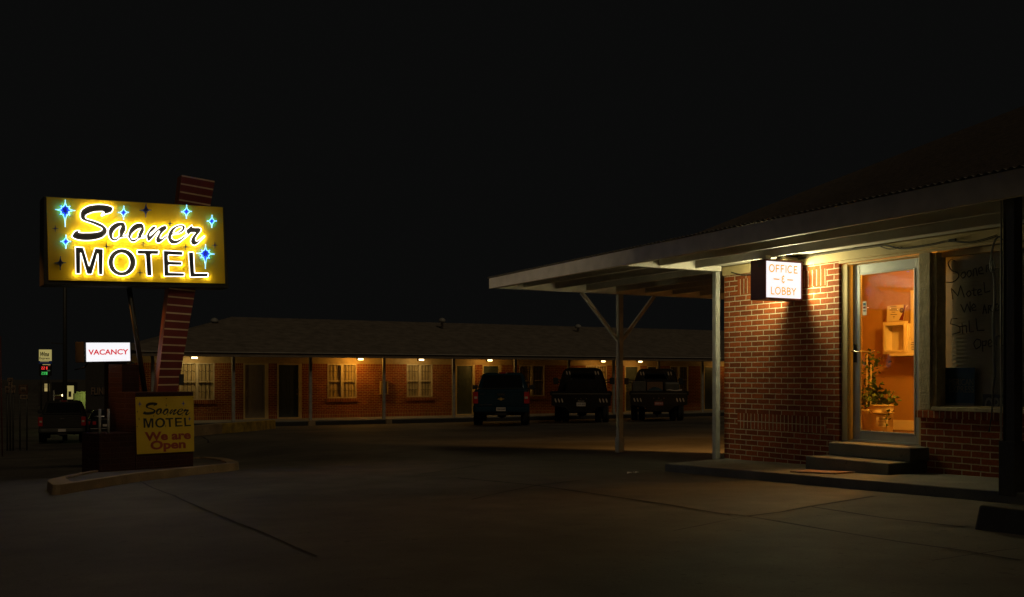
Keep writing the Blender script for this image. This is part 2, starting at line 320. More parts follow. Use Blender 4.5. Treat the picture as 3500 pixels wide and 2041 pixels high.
for f, pts, w in J:
    W3 = [GZ(*f(*p)) for p in pts]; line = []
    for i in range(len(W3) - 1):
        n = max(2, int((W3[i + 1] - W3[i]).length / .35))
        line += [W3[i].lerp(W3[i + 1], k / n) + Vector((random.uniform(-1, 1), random.uniform(-1, 1), 0)) * .006 for k in range(n)]
    line.append(W3[-1]); vs = []
    for i, p in enumerate(line):
        t = (line[min(i + 1, len(line) - 1)] - line[max(0, i - 1)]).normalized(); s_ = Vector((-t.y, t.x, 0)); ww = w * random.uniform(.5, 1.25)
        for q in (p - s_ * ww, p + s_ * ww): vs.append((q.x, q.y, ground(q.x, q.y) + .006))
    b.add(vs, [(2 * i, 2 * i + 1, 2 * i + 3, 2 * i + 2) for i in range(len(line) - 1)], 'joint')
struct(b.build('pavement_joints', org=(0, 0, 0)))
def prism(b, pts, h, k, zf=None, dz=0):
    zf = zf or ground; n = len(pts)
    vs = [(p[0], p[1], zf(p[0], p[1]) - .1) for p in pts] + [(p[0], p[1], zf(p[0], p[1]) + h + dz) for p in pts]
    b.add(vs, [tuple(range(n - 1, -1, -1)), tuple(range(n, 2 * n))] + [(i, (i + 1) % n, n + (i + 1) % n, n + i) for i in range(n)], k)
# raised walk in front of the office
b = MB(); prism(b, [(8.0, 10.55), (8.0, 8), (8.0, 5.4), (8.0, 2), (9.28, 2), (9.28, 5.4), (9.28, 8), (9.28, 10.93)], .1, 'conc'); struct(b.build('pavement', bevel=.012, org=(0, 0, 0)))
# kerbed island of the sign
isl = [GZ(*FK(*p)) for p in ((240, 935), (1180, 775), (2290, 650))] + [GZ(*FK(2160, 600)), GZ(*FK(1900, 575)), GZ(*FK(1780, 590)), GZ(*FK(1000, 690)), GZ(*FK(540, 770)), GZ(*FK(160, 860))]
ic = sum(isl, Vector()) / len(isl)
isl = [tuple(p) for p in rnd([(p.x, p.y) for p in isl], .25)]
b = MB(); n = len(isl); inn = [(p[0] + (ic.x - p[0]) * .16 + .0, p[1] + (ic.y - p[1]) * .16) for p in isl]
gz = [ground(*p) for p in isl]
vs = [(p[0], p[1], z - .1) for p, z in zip(isl, gz)] + [(p[0] * .985 + ic.x * .015, p[1] * .985 + ic.y * .015, z + .105) for p, z in zip(isl, gz)] + [(p[0], p[1], ground(*p) + .11) for p in inn] + [(p[0], p[1], ground(*p) + .05) for p in inn]
b.add(vs, [(r * n + i, r * n + (i + 1) % n, (r + 1) * n + (i + 1) % n, (r + 1) * n + i) for r in range(3) for i in range(n)], 'curb')
b.add([(p[0], p[1], ground(*p) + .085) for p in inn], [tuple(range(n))], 'dirt')
struct(b.build('kerb', bevel=.015, org=(0, 0, 0)))
# walk of the motel row, kerb with worn yellow paint
YW, YP, YE = 40.5, 38.35, 37.6
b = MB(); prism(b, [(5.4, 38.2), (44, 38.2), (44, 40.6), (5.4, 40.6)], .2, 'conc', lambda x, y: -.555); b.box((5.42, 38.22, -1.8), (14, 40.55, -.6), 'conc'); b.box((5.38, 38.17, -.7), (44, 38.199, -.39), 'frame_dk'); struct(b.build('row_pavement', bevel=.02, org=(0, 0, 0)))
c1 = [GZ(663, 1490), GZ(760, 1482), GZ(860, 1474), GZ(942, 1465)]; c1 = [c1[0] + (c1[0] - c1[1]) * 2] + c1
b = MB()
for i in range(len(c1) - 1):
    p, q = c1[i], c1[i + 1]; d = (q - p).normalized(); s_ = Vector((-d.y, d.x, 0)) * .28
    prism(b, [(p.x, p.y), (q.x, q.y), (q.x + s_.x, q.y + s_.y), (p.x + s_.x, p.y + s_.y)], .3, 'curby' if i > 1 else 'curb')
tag(b.build('kerb', bevel=.02), None, None, None, 'structure')

# ------------------------------------------------------------------ office building
XO = 9.3
off = thing('office_building', (XO, 9, .1), 'brick motel office with a lit glass door, dark window and hip roof', 'building')
b = MB()
def wallx(x, y0, y1, z0, z1, k, d=.16): b.box((x, y0, z0), (x + d, y1, z1), k)
wallx(XO, 8.86, 9.06, .0, 2.62, 'oby'); wallx(XO, 9.06, 10.66, .0, .62, 'oby'); wallx(XO, 9.06, 10.66, .82, 2.42, 'oby'); wallx(XO, 10.66, 10.93, 0, 2.62, 'oby')
wallx(XO, 9.06, 10.66, .62, .82, 'obs'); wallx(XO, 9.06, 9.52, 2.42, 2.62, 'obs'); wallx(XO, 9.52, 10.2, 2.42, 2.62, 'oby'); wallx(XO, 10.2, 10.66, 2.42, 2.62, 'obs')
wallx(XO, 8.86, 10.93, 2.62, 2.7, 'oby')
wallx(XO, 4.9, 7.68, .0, .86, 'oby'); wallx(XO, 1.5, 4.9, 0, 2.7, 'oby'); wallx(XO + .01, 1.5, 10.92, 2.7, 3.25, 'trim', .14)
wallx(XO + .02, 7.7, 8.84, .0, .55, 'conc')
b.build('wall', off)
b = MB(); b.box((XO - .035, 4.9, .862), (XO + .16, 7.725, .94), 'obl'); b.build('brick_ledge', off, .006)
b = MB()                                           # north and other outer walls, with the opening to the carport
b.box((XO + .165, 10.77, 0), (12.2, 10.928, 3.25), 'obx'); b.box((12.2, 10.77, 0), (14.1, 10.928, .35), 'obx'); b.box((12.2, 10.77, 2.2), (14.1, 10.928, 3.25), 'obx'); b.box((14.1, 10.77, 0), (19, 10.928, 3.25), 'obx')
b.box((18.9, 1.5, 0), (19.05, 10.76, 3.25), 'oby'); b.box((XO + .2, 1.4, 0), (18.9, 1.55, 3.25), 'obx')
b.build('side_wall', off)
# interior
b = MB(); b.box((11.7, 4.6, .5), (11.8, 10.76, 2.95), 'tanwall'); b.box((XO + .2, 10.68, .5), (11.69, 10.765, 2.95), 'tanwall'); b.box((XO + .2, 4.5, .5), (11.69, 4.6, 2.95), 'tanwall'); b.box((XO + .17, 4.6, .75), (XO + .19, 7.2, .9), 'tanwall'); b.box((14.9, 4.6, .2), (15, 10.76, 2.95), 'rub'); b.box((11.802, 4.61, .2), (11.83, 10.76, 2.95), 'rub'); b.box((11.81, 4.5, .2), (14.9, 4.6, 2.95), 'rub'); b.build('inner_wall', off)
b = MB(); b.box((XO + .17, 4.6, 2.95), (11.8, 10.76, 3.02), 'shelfw'); b.box((11.805, 4.6, 2.95), (15, 10.76, 3.02), 'rub'); b.box((11.83, 4.6, .1), (14.9, 10.76, .2), 'rub'); b.build('ceiling', off)
b = MB(); b.box((XO + .12, 4.6, .45), (11.7, 10.76, .56), 'floor'); b.build('lobby_floor', off)
b = MB(); b.box((11.675, 4.6, .561), (11.7, 10.68, .68), 'shelfw'); b.box((11.688, 4.6, .681), (11.7, 10.68, .7), 'shelfw'); b.build('baseboard', off, .004)
lamp('lobby_lamp', (10.6, 8.45, 2.66), 150, (1, .4, .035), off, .09)
lamp('back_office_lamp', (13.0, 8.8, 2.6), 3100, (1, .47, .11), off, .16)
# header board, recess trims, pillar board
b = MB(); b.box((XO - .03, 1.6, 2.69), (XO + .005, 10.94, 2.81), 'trim'); b.box((XO - .015, 1.6, 2.655), (XO + .012, 8.85, 2.689), 'trim'); b.build('header_board', off, .005)
b = MB(); b.box((XO + .03, 8.755, .55), (XO + .15, 8.85, 2.65), 'trim'); b.box((XO + .03, 7.7, 2.636), (XO + .15, 8.754, 2.654), 'trim'); b.box((XO + .03, 7.697, .55), (XO + .099, 7.735, 2.635), 'trim'); b.build('door_jamb', off, .004)
b = MB(); b.box((XO - .012, 7.553, .945), (XO + .028, 7.695, 2.654), 'rough'); b.box((XO + .03, 7.50, .945), (XO + .15, 7.695, 2.654), 'rough'); b.build('pillar_board', off, .004)
# storm door
XD = XO + .1
P = PX(2914, 910, XD); Y1 = P.y; Y0 = PX(3129, 876, XD).y - .095; Z1 = 2.63; Z0 = .567
dr = MB(); sw = .095
for a, c in (((XD, Y0, Z0), (XD + .035, Y0 + sw, Z1)), ((XD, Y1 - sw - .01, Z0), (XD + .035, Y1, Z1)), ((XD + .001, Y0 + sw, Z1 - .11), (XD + .034, Y1 - sw - .01, Z1)), ((XD + .001, Y0 + sw, Z0), (XD + .034, Y1 - sw - .01, Z0 + .092))): dr.box(a, c, 'alu')
g0, g1, h0, h1 = Y0 + sw, Y1 - sw - .01, Z0 + .092, Z1 - .11
for a, c in (((XD - .008, g0, h0), (XD + .01, g0 + .018, h1)), ((XD - .008, g1 - .018, h0), (XD + .01, g1, h1)), ((XD - .008, g0 + .018, h1 - .018), (XD + .01, g1 - .018, h1)), ((XD - .008, g0 + .018, h0), (XD + .01, g1 - .018, h0 + .018))): dr.box(a, c, 'alu')
door = thing('door', (XD, Y1, Z0), None, None); door.parent = off; door.location = Vector((XD, Y1, Z0)) - off.location
dr.build('door_frame', door, .004)
b = MB(); b.box((XD + .014, g0, h0), (XD + .018, g1, h1), 'glass'); b.build('glass_pane', door)
b = MB(); hy = Y1 - .045; hz = PX(2945, 1201, XD).z
b.box((XD - .014, hy - .018, hz - .13), (XD, hy + .018, hz + .09), 'rub'); b.tube([(XD - .01, hy, hz), (XD - .06, hy, hz), (XD - .065, hy - .03, hz + .006), (XD - .062, hy - .1, hz - .012), (XD - .058, hy - .125, hz - .004)], .01, 'nickel'); b.tube([(XD + .04, hy - .02, hz), (XD + .09, hy - .05, hz), (XD + .09, hy - .17, hz - .012), (XD + .085, hy - .21, hz)], .009, 'nickel'); b.build('handle', door)
b = MB(); q0 = PX(2947, 1031, XD); q1 = PX(2960, 1077, XD); b.box((XD + .006, q1.y, q1.z), (XD + .0135, q0.y, q0.z), 'paper'); dy = q0.y - q1.y; dzz = (q0.z - q1.z); ym = (q0.y + q1.y) / 2
b.box((XD + .003, ym - dy * .32, q0.z - dzz * .3), (XD + .006, ym + dy * .32, q0.z - dzz * .1), 'blue'); b.box((XD + .003, ym - dy * .32, q0.z - dzz * .52), (XD + .006, ym + dy * .32, q0.z - dzz * .36), 'cert'); b.text('VISA', 'ink', rot(-math.pi / 2, (XD + .004, ym, q0.z - dzz * .68)), .03, .002, width=dy * .7); b.build('card_sticker', door)
b = MB(); b.box((XD - .02, Y0 - .02, Z0 - .025), (XD + .06, Y1 + .01, Z0 - .002), 'alu'); b.build('threshold', off)
# window
XWn = XO + .15
wn = thing('window', (XWn, 6.5, .95), None, None); wn.parent = off; wn.location = Vector((XWn, 6.5, .95)) - off.location
wy1 = PX(3213, 1400, XWn).y; wy0 = 5.0
b = MB()
for a, c in (((XWn - .03, wy1 - .045, .96), (XWn + .04, wy1, 2.66)), ((XWn - .03, wy0, .96), (XWn + .04, wy0 + .05, 2.66)), ((XWn - .03, wy0 + .05, 2.6), (XWn + .04, wy1 - .045, 2.66)), ((XWn - .03, wy0 + .05, .96), (XWn + .04, wy1 - .045, 1.0))): b.box(a, c, 'trim')
b.build('window_frame', wn, .004)
b = MB(); b.box((XO - .06, 4.95, .943), (XWn - .03, 7.5, .985), 'rough'); b.build('sill', wn, .005)
b = MB(); b.box((XWn, wy0 + .05, 1.0), (XWn + .005, wy1 - .045, 2.6), 'glass'); b.build('glass_pane', wn)
b = MB(); z = 1.06
while z < 2.42:
    b.add([(XWn + .075, wy0 + .06, z), (XWn + .075, wy1 - .09, z), (XWn + .092, wy1 - .09, z + .04), (XWn + .092, wy0 + .06, z + .04)], [(0, 1, 2, 3)], 'blind'); z += .042
b.box((XWn + .06, wy0 + .06, 2.44), (XWn + .11, wy1 - .1, 2.56), 'blind'); b.box((XWn + .13, 4.61, .565), (XWn + .14, 7.69, 2.945), 'blind'); b.build('blind', wn)  # tall sheet behind the slats added to stop lobby light leaking through
FN = frame(3100, 800, 3500, 840)
strokes = [[(345, 195), (320, 180), (295, 210), (320, 260), (365, 280), (370, 310), (330, 345), (275, 345)], [(400, 275), (385, 300), (400, 318), (420, 300), (415, 272), (400, 275)], [(440, 265), (430, 292), (445, 310), (462, 290), (455, 262), (440, 265)], [(475, 305), (478, 255), (495, 245), (505, 300)], [(515, 270), (545, 258), (535, 235), (515, 250), (518, 285), (550, 285)], [(570, 275), (570, 225), (595, 222), (580, 250), (600, 268)],
           [(330, 470), (318, 390), (365, 445), (385, 370), (412, 455)], [(440, 410), (425, 430), (440, 450), (460, 430), (450, 408), (440, 410)], [(480, 385), (480, 440), (495, 440)], [(465, 405), (500, 400)], [(510, 425), (535, 410), (525, 395), (508, 408), (512, 438), (540, 432)], [(552, 345), (560, 420), (598, 408)],
           [(385, 505), (412, 562), (432, 500), (455, 560), (452, 485)], [(468, 535), (495, 520), (480, 500), (465, 520), (470, 548), (498, 545)], [(545, 575), (555, 505), (572, 570)], [(548, 545), (570, 540)], [(585, 570), (585, 512), (605, 515), (592, 540), (615, 560)], [(630, 545), (655, 525), (650, 500), (632, 515), (635, 550), (660, 545)],
           [(360, 605), (318, 610), (312, 645), (375, 665), (380, 705), (325, 720)], [(395, 640), (400, 715)], [(375, 665), (425, 655)], [(425, 660), (428, 712)], [(445, 620), (450, 705), (480, 700)], [(495, 605), (505, 695), (555, 690)],
           [(500, 755), (480, 785), (495, 825), (530, 800), (525, 760), (500, 755)], [(540, 765), (545, 845)], [(540, 775), (570, 765), (565, 800), (545, 800)], [(580, 795), (610, 775), (600, 755), (582, 775), (590, 810), (620, 800)], [(640, 800), (640, 740), (665, 730), (680, 800), (698, 800)]]
b = MB()
for st in strokes: b.tube([PX(*FN(*p), XWn - .003) for p in (cr(st, 3, False) if len(st) > 2 else st)], .0055, 'scrawl', 4)
b.build('marker_writing', wn)
# hip roof
b = MB(); e0, e1, zz, pt = (8.95, 1.0), (19.4, 11.3), 3.25, .5
h = (e1[1] - e0[1]) / 2; rz = zz + h * pt; ym = (e0[1] + e1[1]) / 2
b.add([(e0[0], e0[1], zz), (e1[0], e0[1], zz), (e1[0], e1[1], zz), (e0[0], e1[1], zz), (e0[0] + h, ym, rz), (e1[0] - h, ym, rz)], [(0, 1, 5, 4), (1, 2, 5), (2, 3, 4, 5), (3, 0, 4), (3, 2, 1, 0)], 'roof'); b.build('roof', off)

# ------------------------------------------------------------------ carport canopy along the office front
XF = 7.66; YB = 14.62; ZB = 2.735
cpy = thing('carport', (XF, 12, 0), 'pale carport canopy with open joists, corrugated roof and braced steel post', 'carport')
def zt(y): return 2.9 + .011 * (14.7 - y)
b = MB(); b.add([(XF - .03, 14.72, 2.735), (XF + .03, 14.72, 2.735), (XF + .03, 14.72, zt(14.7)), (XF - .03, 14.72, zt(14.7)), (XF - .03, 1.5, 2.80), (XF + .03, 1.5, 2.80), (XF + .03, 1.5, zt(1.5)), (XF - .03, 1.5, zt(1.5))], [(0, 1, 2, 3), (7, 6, 5, 4), (0, 4, 5, 1), (1, 5, 6, 2), (2, 6, 7, 3), (3, 7, 4, 0)], 'canopyd'); b.build('fascia', cpy, .004)
b = MB(); n = 690; ysx = [1.5 + 13.25 * i / n for i in range(n + 1)]
vs = []; xs_ = (XF - .055, 12.5, 16)
for y in ysx:
    z = zt(y) + .014 + .011 * math.sin(2 * math.pi * y / .0768)
    vs += [(x, y, z) for x in (xs_ if y > 10.95 else (XF - .055, 8.5, 9.29))]
b.add(vs, [(3 * i + j, 3 * i + j + 1, 3 * i + j + 4, 3 * i + j + 3) for i in range(n) for j in range(2)], 'sheet', True); b.build('roof_sheet', cpy)
for i in range(14):
    x = XF + .55 + i * .61
    y0 = 1.6 if x < 9.2 else 10.99
    b = MB(); b.box((x - .02, y0, 2.775), (x + .02, YB - .04, 2.895), 'canopy'); b.build('joist', cpy)
for y, x1, x0 in ((YB, 16, XF + .03), (10.96, 9.25, XF + .03)):
    b = MB(); b.box((x0, y - .03, ZB + (0 if y > 12 else .015)), (x1, y + .03, 2.89), 'canopy'); b.build('beam', cpy)
b = MB(); b.box((9.12, 1.6, 2.82), (XO - .032, 10.92, 2.9), 'canopy'); b.build('ledger', cpy)
pp = PY(2118, 1011, YB); px_ = pp.x
b = MB(); b.box((px_ - .045, YB - .045, ground(px_, YB) - .03), (px_ + .045, YB + .045, ZB), 'post'); b.box((px_ - .058, YB - .058, ground(px_, YB) - .03), (px_ + .058, YB + .058, ground(px_, YB) + .26), 'post'); b.tube([(px_ - .075, YB - .02, .4), (px_ - .075, YB - .02, ZB)], .012, 'post'); b.build('post', cpy, .008)
for s_ in (-.78, .74):
    b = MB(); b.bar((px_ + (.04 if s_ > 0 else -.04), YB, 1.94), (px_ + s_, YB, ZB), .06, .05, 'post', (0, 1, 0)); b.build('brace', cpy, .004)
b = MB(); q = PX(2474, 1560, 9.22); b.box((9.17, 10.95, .12), (9.25, 11.03, 2.75), 'post'); b.build('post', cpy, .01)
P = PX(3460, 1500, 8.05); b = MB(); b.box((8.0, P.y - .055, .28), (8.11, P.y + .055, 2.86), 'steel'); b.tube([(7.985, P.y + .06, .3), (7.985, P.y + .06, 2.86)], .009, 'post'); b.box((7.97, P.y - .075, .28), (8.13, P.y + .075, .75), 'steel'); b.build('post', cpy, .006)

# ------------------------------------------------------------------ steps, mat, wheel stop
b = MB(); b.box((8.68, 7.58, .12), (9.285, 8.78, .392), 'conc'); b.box((8.98, 7.55, .394), (9.285, 8.72, .545), 'conc')
tag(b.build('concrete_steps', bevel=.014), 'two worn concrete steps below the lit office door', 'steps')
q = [PZ(*FH(*p), .235) for p in ((840, 250), (960, 238), (1310, 260), (1165, 273))]
b = MB(); zpl = [ground(p.x, p.y) + .105 for p in q]
b.add([(p.x, p.y, z) for p, z in zip(q, zpl)] + [(p.x, p.y, z + .012) for p, z in zip(q, zpl)], [(3, 2, 1, 0), (4, 5, 6, 7)] + [(i, (i + 1) % 4, 4 + (i + 1) % 4, 4 + i) for i in range(4)], 'matpink'); tag(b.build('doormat', bevel=.004), 'flat pinkish doormat lying before the concrete steps', 'doormat')
p0 = GZ(3347, 1812); b = MB(); gz_ = ground(p0.x, p0.y)
b.loft([[(p0.x + .0, y, gz_ - .02), (p0.x + .06, y, gz_ + .17), (p0.x + .22, y, gz_ + .17), (p0.x + .28, y, gz_ - .02)] for y in (p0.y + .05, p0.y - 1.9)], 'cab'); tag(b.build('wheel_stop', bevel=.02), 'low dark parking block on the ground near the right edge', 'wheel stop')

p0 = GZ(2172, 1620); b = MB()
for k in range(5):
    a = random.uniform(0, 6.28); x, y = p0.x + random.gauss(0, .07), p0.y + random.gauss(0, .05); r = random.uniform(.02, .05)
    b.add([(x + r * math.cos(a + q * 1.57), y + r * .6 * math.sin(a + q * 1.57), ground(x, y) + (.008 if q % 2 else .02 + .015 * random.random())) for q in range(4)], [(0, 1, 2, 3)], 'paper')
tag(b.build('paper_scrap'), 'crumpled pale paper scrap lying on the lot in front of the walk', 'paper')
# ------------------------------------------------------------------ office sign
FO = frame(2560, 840, 2760, 1336)
YS = 9.41
def SO(x, y, d=0): return PY(*FO(x, y), YS - d)
A, B_ = SO(355, 300), SO(1215, 1245); x0, x1, z0, z1 = A.x, min(B_.x, 9.28), PY(*FO(355, 1215), YS).z, A.z
osg = thing('office_sign', (x0, YS, z0), 'lit office and lobby box sign hanging beside the door', 'sign')
b = MB(); fw = .022
b.box((x0, YS + .004, z0), (x1, YS + .236, z1), 'maroon')
for yf in (YS - .008, YS + .236):
    b.box((x0, yf, z0), (x1, yf + .012, z0 + fw), 'maroon'); b.box((x0, yf, z1 - fw), (x1, yf + .012, z1), 'maroon'); b.box((x0, yf, z0 + fw), (x0 + fw, yf + .012, z1 - fw), 'maroon'); b.box((x1 - fw, yf, z0 + fw), (x1, yf + .012, z1 - fw), 'maroon')
b.box((x0 - .004, YS + .06, z1 - .05), (x0, YS + .13, z1 - .032), 'steel'); b.box((x0 - .004, YS + .08, z1 - .09), (x0, YS + .115, z1 - .068), 'steel'); b.build('cabinet', osg, .003)
for yf in (YS - .001, YS + .237):
    b = MB(); b.box((x0 + fw, yf, z0 + fw), (x1 - fw, yf + .004, z1 - fw), 'white_lit'); b.build('lit_face', osg)
def strokeset(b, segs, fn, w, k, yv, depth=.002):   # flat painted strokes
    for st in segs:
        pts = [fn(*p) for p in st]
        for i in range(len(pts) - 1):
            p, q = pts[i], pts[i + 1]; d = (q - p).normalized(); n_ = Vector((d.z, 0, -d.x)) * (w / 2); e = d * (w * .3)
            b.add([p - e + n_, q + e + n_, q + e - n_, p - e - n_], [(0, 1, 2, 3)], k)
def arc(cx, cy, rx, ry, a0, a1, n=16): return [(cx + rx * math.cos(R(a0 + (a1 - a0) * i / n)), cy + ry * math.sin(R(a0 + (a1 - a0) * i / n))) for i in range(n + 1)]
L = [arc(522, 512, 55, 80, 0, 360, 24), [(622, 600), (622, 445), (690, 449)], [(622, 522), (678, 525)], [(735, 605), (735, 450), (800, 453)], [(735, 528), (790, 530)], [(845, 455), (845, 612)], arc(940, 540, 52, 78, 310, 50, 20), [(1100, 480), (1033, 476), (1033, 622), (1103, 627)], [(1033, 548), (1085, 552)],
     [(565, 757), (690, 769)], [(878, 778), (1000, 786)], arc(785, 732, 28, 27, 310, 80, 10), arc(785, 797, 31, 37, 260, 40, 12), [(785, 682), (785, 706)], [(785, 832), (785, 852)],
     [(512, 942), (512, 1098), (578, 1104)], arc(660, 1028, 56, 78, 0, 360, 24), [(760, 958), (760, 1112)], arc(775, 995, 50, 37, -90, 90, 10) + [(760, 1032)], arc(785, 1073, 52, 40, -90, 90, 10) + [(760, 1113)], [(760, 958), (778, 958)],
     [(875, 965), (875, 1118)], arc(890, 1002, 50, 37, -90, 90, 10) + [(875, 1039)], arc(902, 1080, 50, 40, -90, 90, 10) + [(875, 1120)], [(875, 965), (892, 965)], [(978, 970), (1024, 1048), (1068, 975)], [(1024, 1048), (1024, 1128)]]
for k, yv in ((0, 0), (1, 1)):
    b = MB()
    if k == 0: strokeset(b, L, lambda x, y: SO(x, y, .0035), .0135, 'off_txt', 0)
    if k == 0: b.build('lettering', osg)
for yy, s_ in ((YS - .03, -1), (YS + .266, 1)):
    for fx_ in (.35, .65, .92):
        for fz_ in (.2, .8):
            o = lamp('sign_light', (x0 + (x1 - x0) * fx_, yy, z0 + (z1 - z0) * fz_), 13, (1, .9, .46), osg, .03, 'SPOT'); o.data.spot_size = R(175); o.data.spot_blend = 1; o.rotation_euler = (R(90) * -s_, 0, 0)
            o.rotation_euler = Vector((0, s_, 0)).to_track_quat('-Z', 'Y').to_euler()
b = MB(); b.tube([(x0 + .3, YS + .1, z1), (x0 + .3, YS + .1, z1 + .05), (x0 + .36, YS + .1, z1 + .075), (XO - .03, YS + .1, z1 + .07)], .012, 'steel'); b.box((XO - .06, YS + .04, z1 - .4), (XO - .001, YS + .18, z1 - .04), 'steel'); b.lathe([(.035, 0), (.045, .02), (.03, .045)], 'alu', Matrix.Translation((x0 + .28, YS + .03, z1 + .01)), 12); b.box((x0 + .06, YS + .04, z1 + .0), (x0 + .14, YS + .12, z1 + .055), 'canopy'); b.build('bracket', osg)

# cables along the header and down the window
FC = frame(2500, 400, 3500, 2450)
b = MB()
def hang(pts, x, r=.006):
    for f, k in ((0, 1), (.012, -1)): b.tube([PX(*FC(*p), x) + Vector((0, f, -.006 * k)) for p in cr(pts, 4, False)], r * .8, 'cable', 5)
hang([(560, 1190), (700, 1160), (870, 1130), (1000, 1110), (1160, 1090), (1290, 1075), (1420, 1100), (1560, 1085), (1690, 1065), (1820, 1040), (2000, 1050), (2110, 1030), (2230, 990)], XO - .045)
b.box((XO - .06, 7.2, 2.735), (XO - .035, 7.28, 2.76), 'cable'); hang([(1240, 1080), (1330, 1105), (1430, 1085)], XO - .05, .004); hang([(0, 1300), (90, 1322), (170, 1320)], XO - .03, .005); hang([(40, 1180), (110, 1205), (170, 1225)], XO - .06, .005)
tag(b.build('wall_cable'), 'black wires stapled along the cream header over the door', 'cable')
b = MB()
for f in (0, .014): b.tube([PX(*FN(*p), XO - .08) + Vector((0, f, 0)) for p in cr([(690, 45), (670, 15), (640, 40), (618, 110), (610, 170), (615, 240), (628, 290), (635, 400), (632, 520), (622, 620), (625, 760), (630, 880), (632, 1000), (622, 1140), (618, 1240), (600 + f * 900, 1340), (595, 1420)], 4, False)], .005, 'cable', 5)
b.tube([PX(*FN(*p), XO - .09) for p in cr([(600, 180), (595, 240), (612, 280), (632, 250), (620, 190), (600, 175), (615, 220), (605, 265)], 4, False)], .005, 'cable', 5)
tag(b.build('hanging_cable'), 'knotted black cable hanging down in front of the dark window', 'cable')
# cards standing in the window
FS = frame(3200, 1180, 3500, 1470)
xa = XWn + .03
q0, q1 = PX(*FS(125, 380), xa), PX(*FS(645, 1135), xa)
b = MB(); b.box((xa, q1.y, q1.z), (xa + .004, q0.y, q0.z), 'blue'); wd, ht = q0.y - q1.y, q0.z - q1.z
b.box((xa - .002, q1.y + wd * .001, q1.z + .001), (xa, q0.y - .001, q1.z + ht * .21), 'cardw'); b.poly([(xa - .0035, q1.y + .002, q1.z + .002), (xa - .0035, q1.y + wd * .24, q1.z + .002), (xa - .0035, q1.y + .002, q1.z + ht * .18)], [], (-1, 0, 0), .001, 'blue')
b.text('AMERICAN', 'cardw', rot(-math.pi / 2, (xa - .002, (q0.y + q1.y) / 2, q1.z + ht * .67)), .1, .002, width=wd * .92); b.text('EXPRESS', 'cardw', rot(-math.pi / 2, (xa - .002, (q0.y + q1.y) / 2 - wd * .08, q1.z + ht * .51)), .1, .002, width=wd * .8)
tag(b.build('payment_card_sign'), 'blue payment card sign standing in the dark office window', 'sign')
q0, q1 = PX(*FS(780, 820), xa - .01), PX(*FS(1320, 1165), xa - .01)
b = MB(); b.box((xa - .012, q1.y, q1.z), (xa - .004, q0.y, q0.z), 'cab'); b.box((xa - .016, q1.y, q0.z - .012), (xa - .012, q0.y, q0.z), 'steel'); b.text('OPEN', 'cardw', rot(-math.pi / 2, (xa - .0135, (q0.y + q1.y) / 2, q1.z + (q0.z - q1.z) * .4)), .22, .003, .004, width=(q0.y - q1.y) * .86)
tag(b.build('open_sign'), 'black open sign in the window corner beside the post', 'sign')

# ------------------------------------------------------------------ inside the lobby
FL = frame(2900, 1000, 3200, 832)
P = PZ(*FL(318, 1330), .565); MT = Matrix.Translation((P.x, P.y, .562))
bk = thing('bucket', (P.x, P.y, .562), 'cream plastic bucket used as plant pot behind the glass door', 'bucket')
b = MB(); b.lathe([(.128, 0), (.133, .01), (.14, .26), (.152, .265), (.152, .28), (.144, .285), (.148, .36), (.154, .362), (.154, .375), (.14, .375), (.138, .34)], 'bucket', MT, 28); b.lathe([(.137, .335), (.02, .345)], 'soil', MT, 20); b.build('body', bk)
b = MB(); a = math.atan2(-P.y, -P.x); c = Vector((P.x, P.y, .562)); dv = Vector((math.cos(a), math.sin(a), 0)); sv = Vector((-dv.y, dv.x, 0)); rows = []
for k in range(9):
    q = R(-32 + 8 * k); rows.append([c + (dv * math.cos(q) + sv * math.sin(q)) * .142 + Vector((0, 0, zq)) for zq in (.09, .22)])
b.add([p for r_ in rows for p in r_], [(2 * i, 2 * i + 2, 2 * i + 3, 2 * i + 1) for i in range(8)], 'paper')
mt = Matrix.Translation(c + dv * .1455 + Vector((0, 0, .19))) @ Matrix.Rotation(a + math.pi / 2, 4, 'Z') @ Matrix.Rotation(R(90), 4, 'X')
b.text('MASIR', 'ink', mt, .03, .002, width=.07)
for k in range(4): b.add([mt @ Vector((x, y, .001)) for x, y in ((-.05, -.03 - k * .018), (.03 + .008 * (k % 2), -.03 - k * .018), (.03 + .008 * (k % 2), -.034 - k * .018), (-.05, -.034 - k * .018))], [(0, 1, 2, 3)], 'ink')
b.build('label', bk)
b = MB(); b.tube([c + sv * .155 + Vector((0, 0, .31)), c + sv * .115 + dv * .11 + Vector((0, 0, .265)), c + dv * .158 + Vector((0, 0, .245)), c - sv * .115 + dv * .11 + Vector((0, 0, .265)), c - sv * .155 + Vector((0, 0, .31))], .004, 'steel'); b.build('bail_handle', bk)
def leafy(b, c, n, spread, sz, drop=0):
    for _ in range(n):
        p = c + Vector((random.gauss(0, spread[0]), random.gauss(0, spread[1]), random.gauss(0, spread[2]) - drop * random.random()))
        s_ = sz * random.uniform(.6, 1.3); m = Matrix.Translation(p) @ Matrix.Rotation(random.uniform(0, 6.28), 4, 'Z') @ Matrix.Rotation(random.uniform(.1, 1.5), 4, 'X')
        pts = [(0, 0, 0), (.45, .15, .05), (.55, .5, 0), (.25, .6, .03), (0, 1.1, -.05), (-.25, .6, .03), (-.55, .5, 0), (-.45, .15, .05)]
        b.add([m @ (Vector(q) * s_) for q in pts], [(0, 1, 2, 3), (0, 3, 4, 5), (0, 5, 6, 7)], 'leaf')
P2 = PX(2968, 1455, 11.3); P2.z = .562
pt = thing('potted_plant', (P2.x, P2.y, .562), 'climbing ivy on stakes in a slim pot left of the bucket', 'plant')
b = MB(); b.lathe([(.075, 0), (.1, .26), (.106, .265), (.106, .29), (.095, .29), (.09, .25)], 'bucket', Matrix.Translation((P2.x, P2.y, .562)), 20); b.build('pot', pt)
